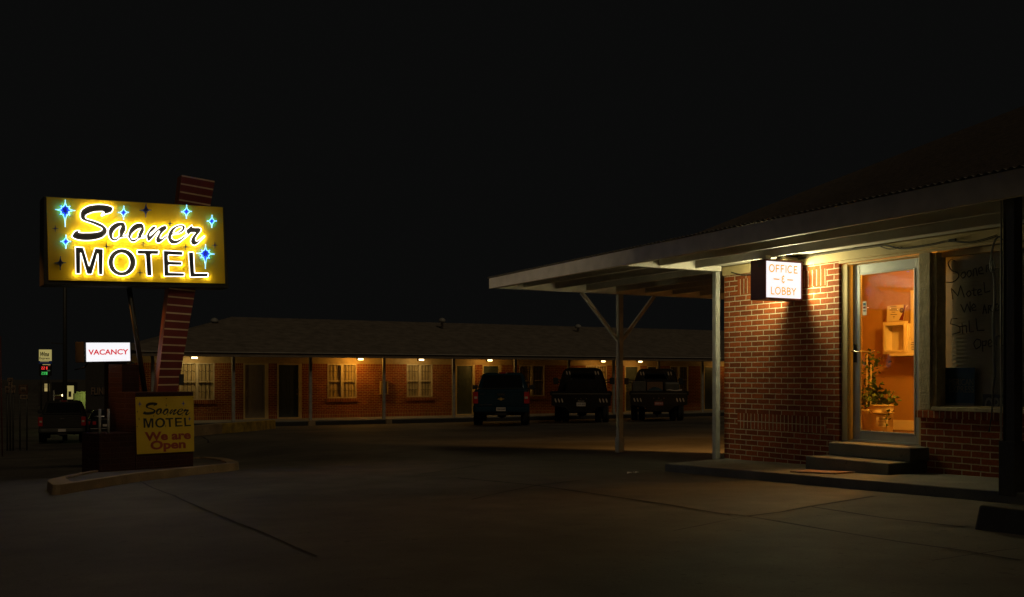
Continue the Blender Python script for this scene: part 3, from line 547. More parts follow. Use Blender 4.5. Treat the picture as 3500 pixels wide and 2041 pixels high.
b = MB()
for k in range(9): leafy(b, Vector((P2.x + random.uniform(-.04, .04), P2.y - .05 * k / 9, .9 + .085 * k)), 20, (.07, .07, .05), .055)
leafy(b, Vector((P2.x, P2.y - .02, .93)), 60, (.1, .12, .08), .065); b.build('foliage', pt)
for s_ in (-.03, -.1):
    b = MB(); b.bar((P2.x - .06, P2.y + s_, .8), (P2.x - .08, P2.y + s_ - .02, 1.68 + s_ * 2), .014, .014, 'shelfw'); b.build('stake', pt)
b = MB(); leafy(b, c + Vector((0, .03, .44)), 120, (.09, .11, .05), .06); leafy(b, c + Vector((0, .16, .52)), 70, (.07, .09, .06), .06); leafy(b, c + Vector((0, -.17, .45)), 8, (.02, .04, .05), .05); leafy(b, c + Vector((-.06, -.15, .25)), 9, (.02, .02, .08), .045)
b.tube([c + Vector((0, -.08, .37)), c + Vector((0, -.15, .5)), c + Vector((0, -.2, .56))], .006, 'leaf', 5); b.tube([c + Vector((0, -.08, .37)), c + Vector((-.05, -.19, .42))], .005, 'leaf', 5)
tag(b.build('ivy_plant'), 'green ivy spilling out of the cream bucket', 'plant')
XB = 11.695
def onwall(u, v, x=XB): return PX(*FL(u, v), x)
q0, q1 = onwall(325, 283, 11.55), onwall(557, 578, 11.55)
b = MB(); y0, y1, z0, z1 = q1.y, q0.y, q1.z, q0.z; fw = .05
for i in range(3):
    e = i * .014; xx = 11.55 + i * .006 if i else 11.55
    for a_, c_ in (((y0 + e, z0 + e), (y1 - e, z0 + fw)), ((y0 + e, z1 - fw), (y1 - e, z1 - e)), ((y0 + e, z0 + fw), (y0 + fw, z1 - fw)), ((y1 - fw, z0 + fw), (y1 - e, z1 - fw))): b.box((11.55 - .008 * i, a_[0], a_[1]), (11.562 - .008 * i + .001, c_[0], c_[1]), 'shelfw')
for a_, c_ in (((y0 + .03, z0 + .03), (y1 - .03, z0 + .05)), ((y0 + .03, z1 - .05), (y1 - .03, z1 - .03)), ((y0 + .03, z0 + .05), (y0 + .05, z1 - .05)), ((y1 - .05, z0 + .05), (y1 - .03, z1 - .05))): b.box((11.563, a_[0], a_[1]), (11.69, c_[0], c_[1]), 'shelfw')
b.box((11.68, y0 + .05, z0 + .05), (11.692, y1 - .05, z1 - .05), 'shelfw'); tag(b.build('shadow_box'), 'white framed box shelf on the orange lobby wall', 'shelf')
b = MB(); s0, s1 = onwall(405, 560, 11.5), onwall(760, 545, 11.5); zs = z0 - .004
b.box((11.46, 8.9, zs - .03), (11.695, s0.y, zs), 'shelfw'); b.add([(11.5, 9.55, zs - .03), (11.69, 9.55, zs - .03), (11.69, 9.55, zs - .12), (11.5, 9.3, zs - .03), (11.69, 9.3, zs - .03), (11.69, 9.3, zs - .12)], [(0, 1, 2), (5, 4, 3), (0, 2, 5, 3), (1, 4, 5, 2)], 'shelfw'); tag(b.build('wall_shelf', bevel=.003), 'white board shelf below the framed box in the lobby', 'shelf')
q0, q1 = onwall(583, -20, 11.66), onwall(740, 460, 11.66)
b = MB()
for i in range(3): b.box((11.665 - .008 * i, q1.y, q1.z + i * .014), (11.674 - .008 * i, q0.y - .014 * i, q0.z - i * .014), 'shelfw' if i < 3 else 'ink')
b.box((11.64, q1.y, q1.z + .06), (11.648, q0.y - .13, q0.z - .13), 'tanwall'); b.box((11.675, q1.y, q1.z), (11.69, q0.y, q0.z), 'shelfw'); tag(b.build('picture_frame'), 'tall white picture frame at the right of the lobby wall', 'frame')
q0, q1 = onwall(553, 460, 11.6), onwall(660, 548, 11.6)
b = MB(); b.box((11.6, q1.y, zs), (11.604, q0.y, q0.z), 'paper')
for k in range(5): b.box((11.597, q1.y + .03, q0.z - .03 - k * .024), (11.599, q0.y - .08 + (k % 2) * .01, q0.z - .022 - k * .024), 'ink')
tag(b.build('notice_card'), 'white notice card standing on the lobby board shelf', 'card')
q0, q1, q2, q3 = (onwall(*p, 11.6) for p in ((368, 128), (362, 278), (520, 264), (545, 112)))
b = MB(); b.add([q0, q1, q2, q3] + [v + Vector((.004, 0, 0)) for v in (q0, q1, q2, q3)], [(3, 2, 1, 0), (4, 5, 6, 7), (0, 1, 5, 4), (1, 2, 6, 5), (2, 3, 7, 6), (3, 0, 4, 7)], 'paper')
def on(u, v, d=.003): return onwall(u, v, 11.6 - d)
b.add([on(543, 114), on(518, 262), on(478, 262), on(520, 180), on(525, 116)], [(0, 1, 2, 3, 4)], 'cert'); cc = on(505, 168, .005); b.lathe([(.001, 0), (.034, .001), (.034, .003), (.02, .004)], 'ink', Matrix.Translation(cc) @ Matrix.Rotation(R(-90), 4, 'Y'), 20); b.lathe([(.001, 0), (.018, .001), (.016, .003)], 'gold', Matrix.Translation(cc + Vector((-.004, 0, 0))) @ Matrix.Rotation(R(-90), 4, 'Y'), 14)
for v, a_, c_ in ((132, 395, 455), (152, 398, 458), (164, 388, 468), (184, 410, 444), (206, 398, 460), (226, 420, 440), (238, 424, 436)): b.add([on(a_, v), on(c_, v), on(c_, v + 5), on(a_, v + 5)], [(3, 2, 1, 0)], 'ink')
tag(b.build('award_certificate'), 'folded award sheet with round seal standing on the box shelf', 'certificate')

# ------------------------------------------------------------------ neon motel sign
SP = PD(600, 850, 13.8); YAW = R(3.5)
NS = Vector((math.sin(YAW), -math.cos(YAW), 0))      # faces the street corner
FZ = frame(120, 560, 820, 2339); FA = frame(240, 690, 480, 2352); FB = frame(360, 740, 600, 2352); FCC = frame(490, 740, 730, 2352); FD = frame(240, 830, 480, 2352); FE = frame(440, 840, 740, 2520)
def S(f, x, y, d=0): return PP(*f(x, y), SP + NS * d, NS)
crn = [S(FZ, *p) for p in ((130, 378), (2143, 497), (2170, 1367), (155, 1328))]
ms = thing('motel_sign', (SP.x, SP.y, ground(SP.x, SP.y)), 'large yellow neon motel sign on a red striped leaning pylon', 'sign')
b = MB(); b.add(crn + [c - NS * .02 for c in crn], [(0, 3, 2, 1), (4, 5, 6, 7), (0, 1, 5, 4), (1, 2, 6, 5), (2, 3, 7, 6), (3, 0, 4, 7)], 'yellow'); b.build('sign_face', ms)
cc = sum(crn, Vector()) / 4
b = MB(); o = [c + (c - cc).normalized() * .03 - NS * .025 for c in crn]; o = [o[0], o[1], o[2] + Vector((.03, 0, -.05)), o[3] + Vector((-.03, 0, -.05))]
b.add(o + [c - NS * .36 for c in o], [(0, 3, 2, 1), (4, 5, 6, 7), (0, 1, 5, 4), (1, 2, 6, 5), (2, 3, 7, 6), (3, 0, 4, 7)], 'cab'); b.build('cabinet', ms, .01)
RT_ = .0062
def letter(f, outer, holes=(), smooth=True):
    dn = lambda q: cr(q, 5) if smooth else rnd(q, 26)
    outer = dn(outer); holes = [cr(h, 5) for h in holes]
    b = MB(); b.poly([S(f, *p, .02) for p in outer], [[S(f, *p, .02) for p in h] for h in holes], NS, .017, 'black'); lt = b.build('letter', ms)
    b = MB()
    for q in [outer] + holes: b.tube([S(f, *p, .048) for p in q], RT_, 'tube', 6, True)
    tb = b.build('neon_tube', lt)
    for q in [outer] + holes:
        acc = .04; W_ = [S(f, *p, .03) for p in q + q[:1]]
        for i in range(len(W_) - 1):
            acc += (W_[i + 1] - W_[i]).length
            if acc > .06: acc = 0; lamp('neon_light', W_[i], .115, (1, .9, .7), ms, .006)
So = [(485, 190), (580, 140), (700, 105), (900, 85), (1100, 90), (1250, 110), (1370, 150), (1435, 195), (1430, 260), (1395, 330), (1340, 375), (1240, 400), (1150, 430), (1065, 470), (1035, 450), (1060, 405), (1140, 365), (1090, 328), (1000, 325), (900, 330), (780, 345), (660, 385), (560, 430), (515, 480), (515, 520), (545, 560), (640, 590), (800, 635), (950, 690), (1080, 750), (1180, 830), (1240, 920), (1245, 1000), (1210, 1080), (1130, 1160), (1080, 1200), (960, 1245), (800, 1280), (600, 1300), (400, 1295), (220, 1265), (100, 1215), (50, 1165), (70, 1110), (110, 1040), (160, 985), (230, 960), (320, 965), (285, 1020), (400, 1035), (520, 1035), (700, 1030), (850, 1015), (980, 990), (1050, 950), (1065, 900), (1020, 860), (920, 815), (800, 760), (650, 705), (500, 655), (400, 610), (350, 550), (335, 470), (340, 370), (370, 290), (420, 235)]
o1 = [(1275, 980), (1300, 890), (1370, 800), (1480, 720), (1600, 680), (1720, 675), (1810, 700), (1845, 760), (1865, 830), (1870, 900), (1850, 990), (1800, 1070), (1775, 1135), (1830, 1130), (1890, 1095), (1925, 1085), (1905, 1165), (1850, 1190), (1720, 1200), (1650, 1230), (1560, 1300), (1460, 1320), (1380, 1290), (1310, 1210), (1280, 1100)]
o1h = [(1700, 815), (1600, 870), (1500, 960), (1440, 1060), (1425, 1140), (1450, 1210), (1520, 1220), (1590, 1180), (1640, 1120), (1635, 1000), (1655, 910)]
o2 = [(755, 590), (790, 470), (850, 370), (950, 270), (1070, 220), (1190, 215), (1270, 260), (1300, 330), (1310, 400), (1310, 480), (1280, 560), (1230, 640), (1225, 675), (1270, 662), (1340, 635), (1355, 665), (1325, 710), (1250, 725), (1170, 735), (1100, 780), (1030, 830), (960, 865), (880, 855), (820, 810), (780, 740), (745, 680)]
o2h = [(1190, 400), (1090, 430), (980, 510), (890, 610), (865, 690), (900, 750), (970, 755), (1050, 720), (1080, 670), (1095, 590), (1150, 470)]
nn = [(1375, 640), (1400, 570), (1470, 450), (1550, 360), (1610, 318), (1680, 320), (1705, 350), (1670, 420), (1590, 500), (1510, 570), (1495, 650), (1560, 590), (1700, 460), (1850, 350), (1960, 300), (2030, 305), (2065, 370), (2045, 440), (1960, 510), (1890, 590), (1850, 660), (1840, 725), (1890, 735), (1980, 670), (2080, 590), (2085, 660), (2060, 700), (1990, 760), (1880, 850), (1800, 895), (1720, 880), (1690, 820), (1690, 740), (1740, 640), (1820, 500), (1790, 490), (1680, 610), (1560, 750), (1470, 835), (1410, 810), (1385, 720)]
ee = [(825, 600), (870, 490), (960, 380), (1080, 310), (1200, 275), (1320, 275), (1400, 330), (1395, 420), (1330, 510), (1220, 575), (1080, 605), (990, 620), (950, 660), (970, 740), (1040, 790), (1120, 790), (1240, 740), (1370, 650), (1440, 600), (1455, 650), (1420, 700), (1300, 800), (1180, 890), (1050, 930), (940, 920), (860, 850), (820, 760), (805, 690)]
eh = [(1000, 570), (1040, 470), (1120, 390), (1220, 350), (1290, 350), (1290, 410), (1220, 480), (1120, 540)]
rr = [(1470, 590), (1430, 530), (1440, 440), (1500, 390), (1560, 330), (1630, 285), (1660, 355), (1750, 370), (1860, 370), (1930, 410), (1935, 480), (1880, 560), (1800, 660), (1750, 760), (1765, 820), (1830, 810), (1930, 730), (2045, 640), (2055, 680), (2000, 740), (1900, 840), (1800, 930), (1700, 970), (1620, 930), (1580, 850), (1600, 740), (1660, 640), (1740, 545), (1670, 545), (1580, 560), (1500, 640), (1462, 680)]
Mo = [(168, 135), (445, 155), (632, 780), (830, 175), (1110, 205), (1090, 1080), (945, 1070), (925, 360), (730, 1060), (560, 1060), (350, 330), (350, 1040), (185, 1040)]
Oo = arc(1735, 655, 467, 460, 0, 360, 40)[:-1]; Oh = arc(1722, 662, 272, 312, 0, 360, 32)[:-1]
To = [(240, 120), (865, 135), (860, 250), (640, 247), (672, 875), (520, 870), (475, 247), (240, 247)]
Eo = [(992, 135), (1560, 165), (1550, 282), (1135, 265), (1145, 445), (1530, 460), (1525, 565), (1145, 558), (1150, 765), (1605, 782), (1597, 880), (1015, 880)]
Lo = [(1710, 180), (1862, 182), (1892, 785), (2285, 787), (2277, 895), (1760, 905)]
LET = [(FA, So, (), True), (FA, o1, (o1h,), True), (FB, o2, (o2h,), True), (FB, nn, (), True), (FCC, ee, (eh,), True), (FCC, rr, (), True), (FD, Mo, (), False), (FD, Oo, (Oh,), True), (FE, To, (), False), (FE, Eo, (), False), (FE, Lo, (), False)]
for q in LET: letter(*q)
def star_pts(cx, cy, tips, ri):        # star outline: tips (angle, radius), valleys between at ri
    out = []
    for i, (a, r) in enumerate(tips):
        a2, r2 = tips[(i + 1) % len(tips)]; am = (a + a2 + (360 if a2 < a else 0)) / 2
        out += [(cx + r * math.cos(R(a)), cy - r * math.sin(R(a))), (cx + ri * math.cos(R(am)), cy - ri * math.sin(R(am)))]
    return out
def nstar(cx, cy, tips, ri, lit, cn=-6):
    P = star_pts(cx, cy, tips, ri); b = MB(); b.poly([S(FZ, *((cx + (p[0] - cx) * 1.0), (cy + (p[1] - cy) * 1.0)), .022) for p in P], [], NS, .018, 'starb' if lit else 'staro')
    st = b.build('star', ms); b = MB(); N = len(tips)
    for i in range(N):
        a, v, c = P[2 * i], P[2 * i + 1], P[(2 * i + 2) % (2 * N)]
        fa, fc = (.82, 1) if i % 2 else (1, .84)
        a = (cx + (a[0] - cx) * fa, cy + (a[1] - cy) * fa); c = (cx + (c[0] - cx) * fc, cy + (c[1] - cy) * fc)
        dv = Vector((v[0] - cx, v[1] - cy)).normalized(); q = cx + dv.x * cn, cy + dv.y * cn; off_ = dv * 3
        pts = [((1 - t)**2 * a[0] + 2 * t * (1 - t) * q[0] + t * t * c[0] + off_.x, (1 - t)**2 * a[1] + 2 * t * (1 - t) * q[1] + t * t * c[1] + off_.y) for t in [k / 12 for k in range(13)]]
        b.tube([S(FZ, *p, .042) for p in pts], .0045 if lit else .004, 'tubeb' if lit else 'tubeoff', 5)
    b.build('neon_tube', st)
    if lit:
        for i in range(N): lamp('neon_light', S(FZ, cx + (P[2 * i + 1][0] - cx) * 1.6, cy + (P[2 * i + 1][1] - cy) * 1.6, .026), .42, (.0, .07, 1), ms, .006)
four = [(88, 80), (2, 74), (270, 84), (180, 76)]
for cx, cy, s_, lit in ((1010, 557, 1, 1), (1728, 546, 1, 1), (2018, 655, .92, 1), (350, 888, 1, 1), (1265, 530, .98, 0), (288, 1132, .98, 0)): nstar(cx, cy, [(a, r * s_) for a, r in four], 20 * s_, lit)
eight = [(89, 122), (40, 92), (-2, 118), (-48, 98), (-90, 195), (-140, 96), (176, 118), (137, 88)]
nstar(343, 530, eight, 36, 1, -14); nstar(1945, 1028, [(a, r * .9) for a, r in eight], 33, 1, -13)
for cx, cy, s_ in ((230, 741, 1), (1541, 685, .9), (815, 944, .95), (1235, 915, .92), (1720, 951, .9), (2053, 930, .95), (1198, 1245, .95)):
    P = star_pts(cx, cy, [(90, 46 * s_), (0, 42 * s_), (270, 46 * s_), (180, 42 * s_)], 9); b = MB(); b.poly([S(FZ, *p, .002) for p in P], [], NS, .0015, 'staro'); b.build('painted_star', ms)
for i in range(5):
    for j in range(2):
        if i == 4 and j == 0: continue
        p = S(FZ, 420 + 370 * i, 700 + 420 * j, .07); o = lamp('neon_light', p, 2.5, (1, .84, .5), ms, .2, 'SPOT'); o.data.spot_size = R(176); o.data.spot_blend = .6; o.rotation_euler = NS.to_track_quat('-Z', 'Y').to_euler()
# pylon: leaning striped box behind the panel, tapering downwards
SB = SP - NS * .12
def pyl(px, py, d=0): return PP(px, py, SB - NS * d, NS)
def edge(t): # t 0 bottom .. 1 top, px on the photograph of left and right edge
    return ((537 + (621 - 537) * t, 1341 + (598 - 1341) * t), (606 + (734 - 606) * t, 1339 + (619 - 1339) * t))
b = MB(); nst = 27; ts = []
for i in range(nst): ts += [i / nst, (i + .82) / nst]
ts.append(1)
vs = []
for t in ts:
    (ax, ay), (bx, by) = edge(t)
    A, B_ = pyl(ax, ay), pyl(bx, by); vs += [A, B_, B_ - NS * .22, A - NS * .22]
for i in range(len(ts) - 1):
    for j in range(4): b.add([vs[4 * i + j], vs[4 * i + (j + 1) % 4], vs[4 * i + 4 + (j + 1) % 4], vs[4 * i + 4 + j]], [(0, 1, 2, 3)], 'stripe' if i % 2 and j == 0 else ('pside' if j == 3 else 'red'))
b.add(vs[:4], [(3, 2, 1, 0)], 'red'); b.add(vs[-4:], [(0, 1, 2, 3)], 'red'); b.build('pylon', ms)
b = MB(); b.tube([PP(441, 985, SB - NS * .1, NS), PP(497, 1350, SB - NS * .3, NS)], .034, 'steel', 10); b.build('support_pole', ms)
b = MB(); A, B_ = PP(612, 1279, SB, NS), PP(627, 1316, SB, NS); b.box((A.x, A.y - .02, B_.z), (B_.x, A.y + .1, A.z), 'cab'); b.build('switch_box', ms, .004)
# ------------------------------------------------------------------ brick base under the sign
bs = thing('brick_base', (2.3, 14.2, -.1), 'stepped dark red brick base under the neon sign pylon', 'brick base')
YB2 = R(18); UB = Vector((math.cos(YB2), math.sin(YB2), 0)); NB = Vector((math.sin(YB2), -math.cos(YB2), 0)); BP = PD(565, 1450, 13.55)
def Bp(px, py, d=0): return PP(px, py, BP + NB * d, NB)
def bblock(p0, p1, depth, k, name, d=0):
    a, c = Bp(*p0, d), Bp(*p1, d); z0 = ground(a.x, a.y) + .02; q = [Vector((a.x, a.y, z0)), Vector((c.x, c.y, z0)), Vector((c.x, c.y, a.z)), Vector((a.x, a.y, a.z))]
    b = MB(); b.add(q + [v - NB * depth for v in q], [(0, 1, 2, 3), (7, 6, 5, 4), (0, 4, 5, 1), (1, 5, 6, 2), (2, 6, 7, 3), (3, 7, 4, 0)], k); return b.build(name, bs, .006)
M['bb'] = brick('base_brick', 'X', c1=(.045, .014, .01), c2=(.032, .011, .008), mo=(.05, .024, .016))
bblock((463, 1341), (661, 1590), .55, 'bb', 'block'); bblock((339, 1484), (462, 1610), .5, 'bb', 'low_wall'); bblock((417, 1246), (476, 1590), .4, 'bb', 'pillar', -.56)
b = MB()
for px in (341, 371): p, q = Bp(px, 1398, -.15), Bp(px, 1484, -.15); b2 = MB(); b2.tube([(p.x, p.y, q.z - .02), p], .017, 'post', 8); b2.build('pipe', bs)
# banner on the base
bn = thing('banner', Bp(565, 1550, .03), 'yellow vinyl banner with red We are Open lettering on the base', 'banner')
nx, nz_ = 22, 22; b = MB(); vs = []
c4 = [(463, 1357.5), (661.5, 1353.5), (664, 1542.5), (468.5, 1553)]
def bil(u, v): return tuple((c4[0][i] * (1 - u) + c4[1][i] * u) * (1 - v) + (c4[3][i] * (1 - u) + c4[2][i] * u) * v for i in (0, 1))
def wav(u, v): return .02 + .01 * math.sin(5 * u + 9 * v) * (1 - v) + .012 * math.sin(14 * (u - v)) * max(0, 1 - 2.2 * v) * u
def BN(u, v, d=0): return Bp(*bil(u, v), wav(u, v) + d)
for j in range(nz_ + 1):
    for i in range(nx + 1): vs.append(BN(i / nx, j / nz_))
b.add(vs, [(j * (nx + 1) + i, (j + 1) * (nx + 1) + i, (j + 1) * (nx + 1) + i + 1, j * (nx + 1) + i + 1) for j in range(nz_) for i in range(nx)], 'banner', True)
n_ = len(vs); b.add([v - NB * .003 for v in vs], [(j * (nx + 1) + i, j * (nx + 1) + i + 1, (j + 1) * (nx + 1) + i + 1, (j + 1) * (nx + 1) + i) for j in range(nz_) for i in range(nx)], 'banner', True); b.build('sheet', bn)
FBN = frame(440, 1340, 700, 1470)
ux = lambda x, y: ((x - 155) / (1250 - 155), (y - 95) / (1175 - 95) + (x - 155) * .00003)
def onb(x, y, d=.004): return BN(*ux(x, y), d)
# the same lettering as the panel, mapped to the banner
def mapl(f, p):
    px, py = f(*p); u = (px - 247) / (713 - 247)
    if py < 834: return (288 + u * (1182 - 288) + 0, 190 + (py - 700 - u * 22) * 1.95)
    return (288 + (px - 252) / (716 - 252) * (1195 - 288), 490 + (py - 843 - u * 14) * 1.95 - u * 20)
b = MB()
for f, o_, hs, sm_ in LET:
    isS = o_ in (So, o1, o2, nn, ee, rr)
    def mp_(p):
        px, py = f(*p)
        if isS: return (288 + (px - 245) / (700 - 245) * (1182 - 288), 195 + (py - 698) / (825 - 698) * (435 - 195) + (px - 245) * -.05)
        return (290 + (px - 256) / (712 - 256) * (1197 - 290), 495 + (py - 844 - (px - 256) * .026) / 94 * 185 - (px - 256) / 456 * 28)
    oo = cr(o_, 4) if sm_ else o_
    b.poly([onb(*mp_(p)) for p in oo], [[onb(*mp_(p)) for p in cr(h, 4)] for h in hs], NB, .001, 'bink')
def bt(body, x, y, w, size):
    m = MB(); m.text(body, 'bred', Matrix.Identity(4), 1, .002, .04, 0, 'CENTER', None, 4); xs_ = [v[0] for v in m.v]; ys_ = [v[1] for v in m.v]; x0, x1 = min(xs_), max(xs_)
    m.v = [tuple(onb(x + ((v[0] - (x0 + x1) / 2) / (x1 - x0)) * w, y - v[1] * size - ((v[0] - (x0 + x1) / 2) / (x1 - x0)) * w * .03, .004 + v[2] * .5)) for v in m.v]
    o = len(b.v); b.v += m.v; i = b.m('bred')
    for f in m.f: b.f.append([q + o for q in f]); b.mi.append(i); b.sm.append(False)
b.build('lettering', bn); b = MB(); bt('We are', 750, 838, 880, 222); b.build('lettering', bn); b = MB(); bt('Open', 752, 1010, 675, 222)
b.build('lettering', bn)
for cx, cy, s_ in ((733, 246, 38), (183, 370, 30), (212, 510, 42), (490, 452, 26), (757, 432, 26), (1030, 438, 26), (712, 642, 38), (172, 652, 22), (234, 228, 62), (1056, 212, 56), (1170, 508, 50)):
    b = MB(); P = star_pts(cx, cy, [(90, s_), (0, s_ * .7), (270, s_ * 1.05), (180, s_ * .7)], 6 if s_ < 45 else 16); b.poly([onb(*p) for p in P], [], NB, .001, 'bink' if s_ < 45 else 'starb'); b.build('printed_star', bn)
b = MB()
for cx, cy in ((172, 116), (738, 118), (178, 1188), (745, 1160), (1240, 95)): P = arc(cx, cy, 9, 9, 0, 360, 8)[:-1]; b.poly([onb(*p) for p in P], [], NB, .001, 'bink')
b.build('grommet', bn)
# ------------------------------------------------------------------ vacancy sign
FV = frame(160, 1140, 700, 2520); YV = R(28); NV = Vector((math.sin(YV), -math.cos(YV), 0)); VP = PD(369, 1203, 14.2)
def V(x, y, d=0): return PP(*FV(x, y), VP + NV * d, NV)
vsn = thing('vacancy_sign', V(980, 470), 'small white lit vacancy box sign left of the striped pylon', 'sign')
vc = [V(629, 147), V(1322, 146), V(1330, 437), V(634, 450)]
b = MB(); b.add([c + NV * .003 for c in vc] + [c - NV * .004 for c in vc], [(0, 3, 2, 1), (4, 5, 6, 7), (0, 1, 5, 4), (1, 2, 6, 5), (2, 3, 7, 6), (3, 0, 4, 7)], 'vac_lit'); b.build('lit_face', vsn)
c0 = sum(vc, Vector()) / 4; b = MB(); vo = [c + (c - c0).normalized() * .035 - NV * .006 for c in vc]; b.add(vo + [c - NV * .2 for c in vo], [(0, 3, 2, 1), (4, 5, 6, 7), (0, 1, 5, 4), (1, 2, 6, 5), (2, 3, 7, 6), (3, 0, 4, 7)], 'steel'); b.build('cabinet', vsn, .006)
VL = [[(665, 262), (705, 340), (740, 260)], [(745, 340), (785, 260), (828, 338)], [(760, 315), (812, 313)], arc(882, 297, 36, 40, 320, 40, 16), [(942, 336), (982, 257), (1022, 333)], [(957, 312), (1006, 310)], [(1045, 333), (1042, 254), (1110, 330), (1107, 252)], arc(1172, 291, 36, 40, 320, 40, 16), [(1228, 250), (1265, 290), (1300, 248)], [(1265, 290), (1268, 330)]]
b = MB()
m = MB(); m.text('VACANCY', 'vac_txt', Matrix.Identity(4), 1, .0, .026, 0, 'CENTER', None, 4); xs_ = [v[0] for v in m.v]; ys_ = [v[1] for v in m.v]; x0, x1, y0, y1 = min(xs_), max(xs_), min(ys_), max(ys_)
for k, v in enumerate(m.v):
    u, w = (v[0] - x0) / (x1 - x0), (v[1] - y0) / (y1 - y0); m.v[k] = tuple(V(662 + 640 * u, 343 - 86 * w - 9 * u, .006))
b = m
b.build('lettering', vsn)
b = MB(); b.tube([V(450, 578, -.3), V(600, 545, -.1), V(655, 470, -.1)], .009, 'steel', 6); b.build('arm', vsn); b = MB(); b.bar(V(1240, 495, -.1), V(1390, 470, -.1), .03, .03, 'steel'); b.build('bracket', vsn); b = MB(); b.bar(V(1330, 300, -.12), V(1440, 285, -.2), .05, .05, 'steel'); b.build('bracket', vsn)
s2 = lamp('offframe_spot', (-4, 21, 5.2), 1100, (1, .8, .5), None, .15, 'SPOT'); s2.data.spot_size = R(26); s2.data.spot_blend = 1; s2.rotation_euler = (Vector((7.6, 14.2, 2.9)) - s2.location).to_track_quat('-Z', 'Y').to_euler()  # narrow spot added off frame to brighten the canopy fascia's left end
sl = lamp('offframe_spot', (-2.5, 15.5, 4.2), 260, (1, .36, .06), None, .12, 'SPOT'); sl.data.spot_size = R(19); sl.data.spot_blend = .5; sl.rotation_euler = (Vector((2.3, 14.35, 1.45)) - sl.location).to_track_quat('-Z', 'Y').to_euler()  # unseen street lamp on the left, cone narrowed to the pylon side

# ------------------------------------------------------------------ motel row
ZWK = -.355; ZT = 1.86
row = thing('motel_row', (20, YW, ZWK), 'long low brick motel row with hip roof behind the parked trucks', 'building')
OPN = [('w', 613, 733, 1368), ('d', 832, 917, 'dgrey', 'l'), ('d', 947, 1031, 'dblue', 'r'), ('w', 1119, 1218, 1361), ('w', 1390, 1478, 1357), ('d', 1557, 1623, 'dgreen', 'l'), ('d', 1649, 1713, 'dblue', 'r'), ('w', 1774, 1861, 1354), ('w', 2002, 2074, 1350), ('d', 2135, 2187, 'dgreen', 'l'), ('d', 2211, 2251, 'dblue', 'r'), ('w', 2290, 2352, 1345), ('d', 2405, 2455, 'dgreen', 'r')]
b = MB(); xa = 5.75
def rowseg(x0, x1):
    b.box((x0, YW, ZWK - .1), (x1, YW + .2, -.12), 'rbs'); b.box((x0, YW, -.12), (x1, YW + .2, 1.66), 'rbx'); b.box((x0, YW, 1.66), (x1, YW + .2, ZT), 'rbs')
OP = []
for q in OPN:
    x0, x1 = PY(q[1], 1300, YW).x, PY(q[2], 1300, YW).x; OP.append((q, x0, x1)); rowseg(xa, x0)
    if q[0] == 'w':
        zb = PY(q[1], q[3], YW).z; b.box((x0, YW, ZWK - .1), (x1, YW + .2, -.12), 'rbs'); b.box((x0, YW, -.12), (x1, YW + .2, zb - .15), 'rbx'); b.box((x0 - .06, YW - .05, zb - .15), (x1 + .06, YW + .2, zb - .002), 'rbs')
    xa = x1
rowseg(xa, 40); b.box((5.75, YW, ZT), (40, YW + .2, 2.3), 'rowtrim'); b.box((5.75, YW + .2, ZWK - .1), (5.95, 47, 2.2), 'rby'); b.build('wall', row)
b = MB(); b.box((5.8, YW - .03, ZT - .005), (40, YW - .001, 1.96), 'rowtrim'); b.build('header_board', row)
b = MB(); b.box((5.3, YE + .62, 2.065), (40, YE + .74, 2.14), 'rowtrim'); b.build('porch_beam', row)
b = MB(); b.box((5.3, YE + .74, 2.1), (40, YW - .001, 2.14), 'rowtrim'); b.box((5.3, YE, 2.12), (40, YE + .62, 2.15), 'rowtrim'); b.build('soffit', row)
b = MB(); b.box((5.2, YE - .04, 2.05), (40, YE, 2.2), 'fascia'); b.box((5.15, YE - .12, 2.2), (40, YE, 2.225), 'gutter'); b.box((5.16, YE - .04, 2.05), (5.2, 47.5, 2.2), 'fascia'); b.build('fascia', row)
zr = PY(792, 1083, 44).z; xr = PY(792, 1083, 44).x
b = MB(); b.add([(5.1, YE - .1, 2.227), (46, YE - .1, 2.227), (46, 50.4, 2.227), (5.1, 50.4, 2.227), (xr, 44, zr), (46, 44, zr)], [(0, 1, 5, 4), (1, 2, 5), (2, 3, 4, 5), (3, 0, 4), (3, 2, 1, 0)], 'rroof'); rf = b.build('roof', row)
for px, py, w in ((733, 1098, 9), (1511, 1097, 7), (1976, 1118, 6)):
    p = PY(px, py, 42.6); b = MB(); zz0 = 2.2 + (42.6 - YE) / (44 - YE) * (zr - 2.2) - .12; b.lathe([(.06, zz0), (.06, p.z - .06), (.15, p.z - .05), (.17, p.z + .02), (.12, p.z + .1), (.02, p.z + .14)], 'post', Matrix.Translation((p.x, p.y, 0)), 12); b.build('roof_vent', rf)
for px in (522, 797.6, 1061, 1312, 1550, 1761, 1943.6, 2097, 2251, 2400):
    x = PY(px, 1400, YP).x; b = MB(); b.box((x - .055, YP - .055, ZWK), (x + .055, YP + .055, 2.064), 'post'); b.build('porch_post', row, .006)
    if px in (1061, 1312): b = MB(); b.box((x - .16 if px == 1061 else x, 38.08, -.58), (x + .12 if px == 1061 else x + .25, 38.195, ZWK + .005), 'curb'); b.build('post_footing', row, .02)
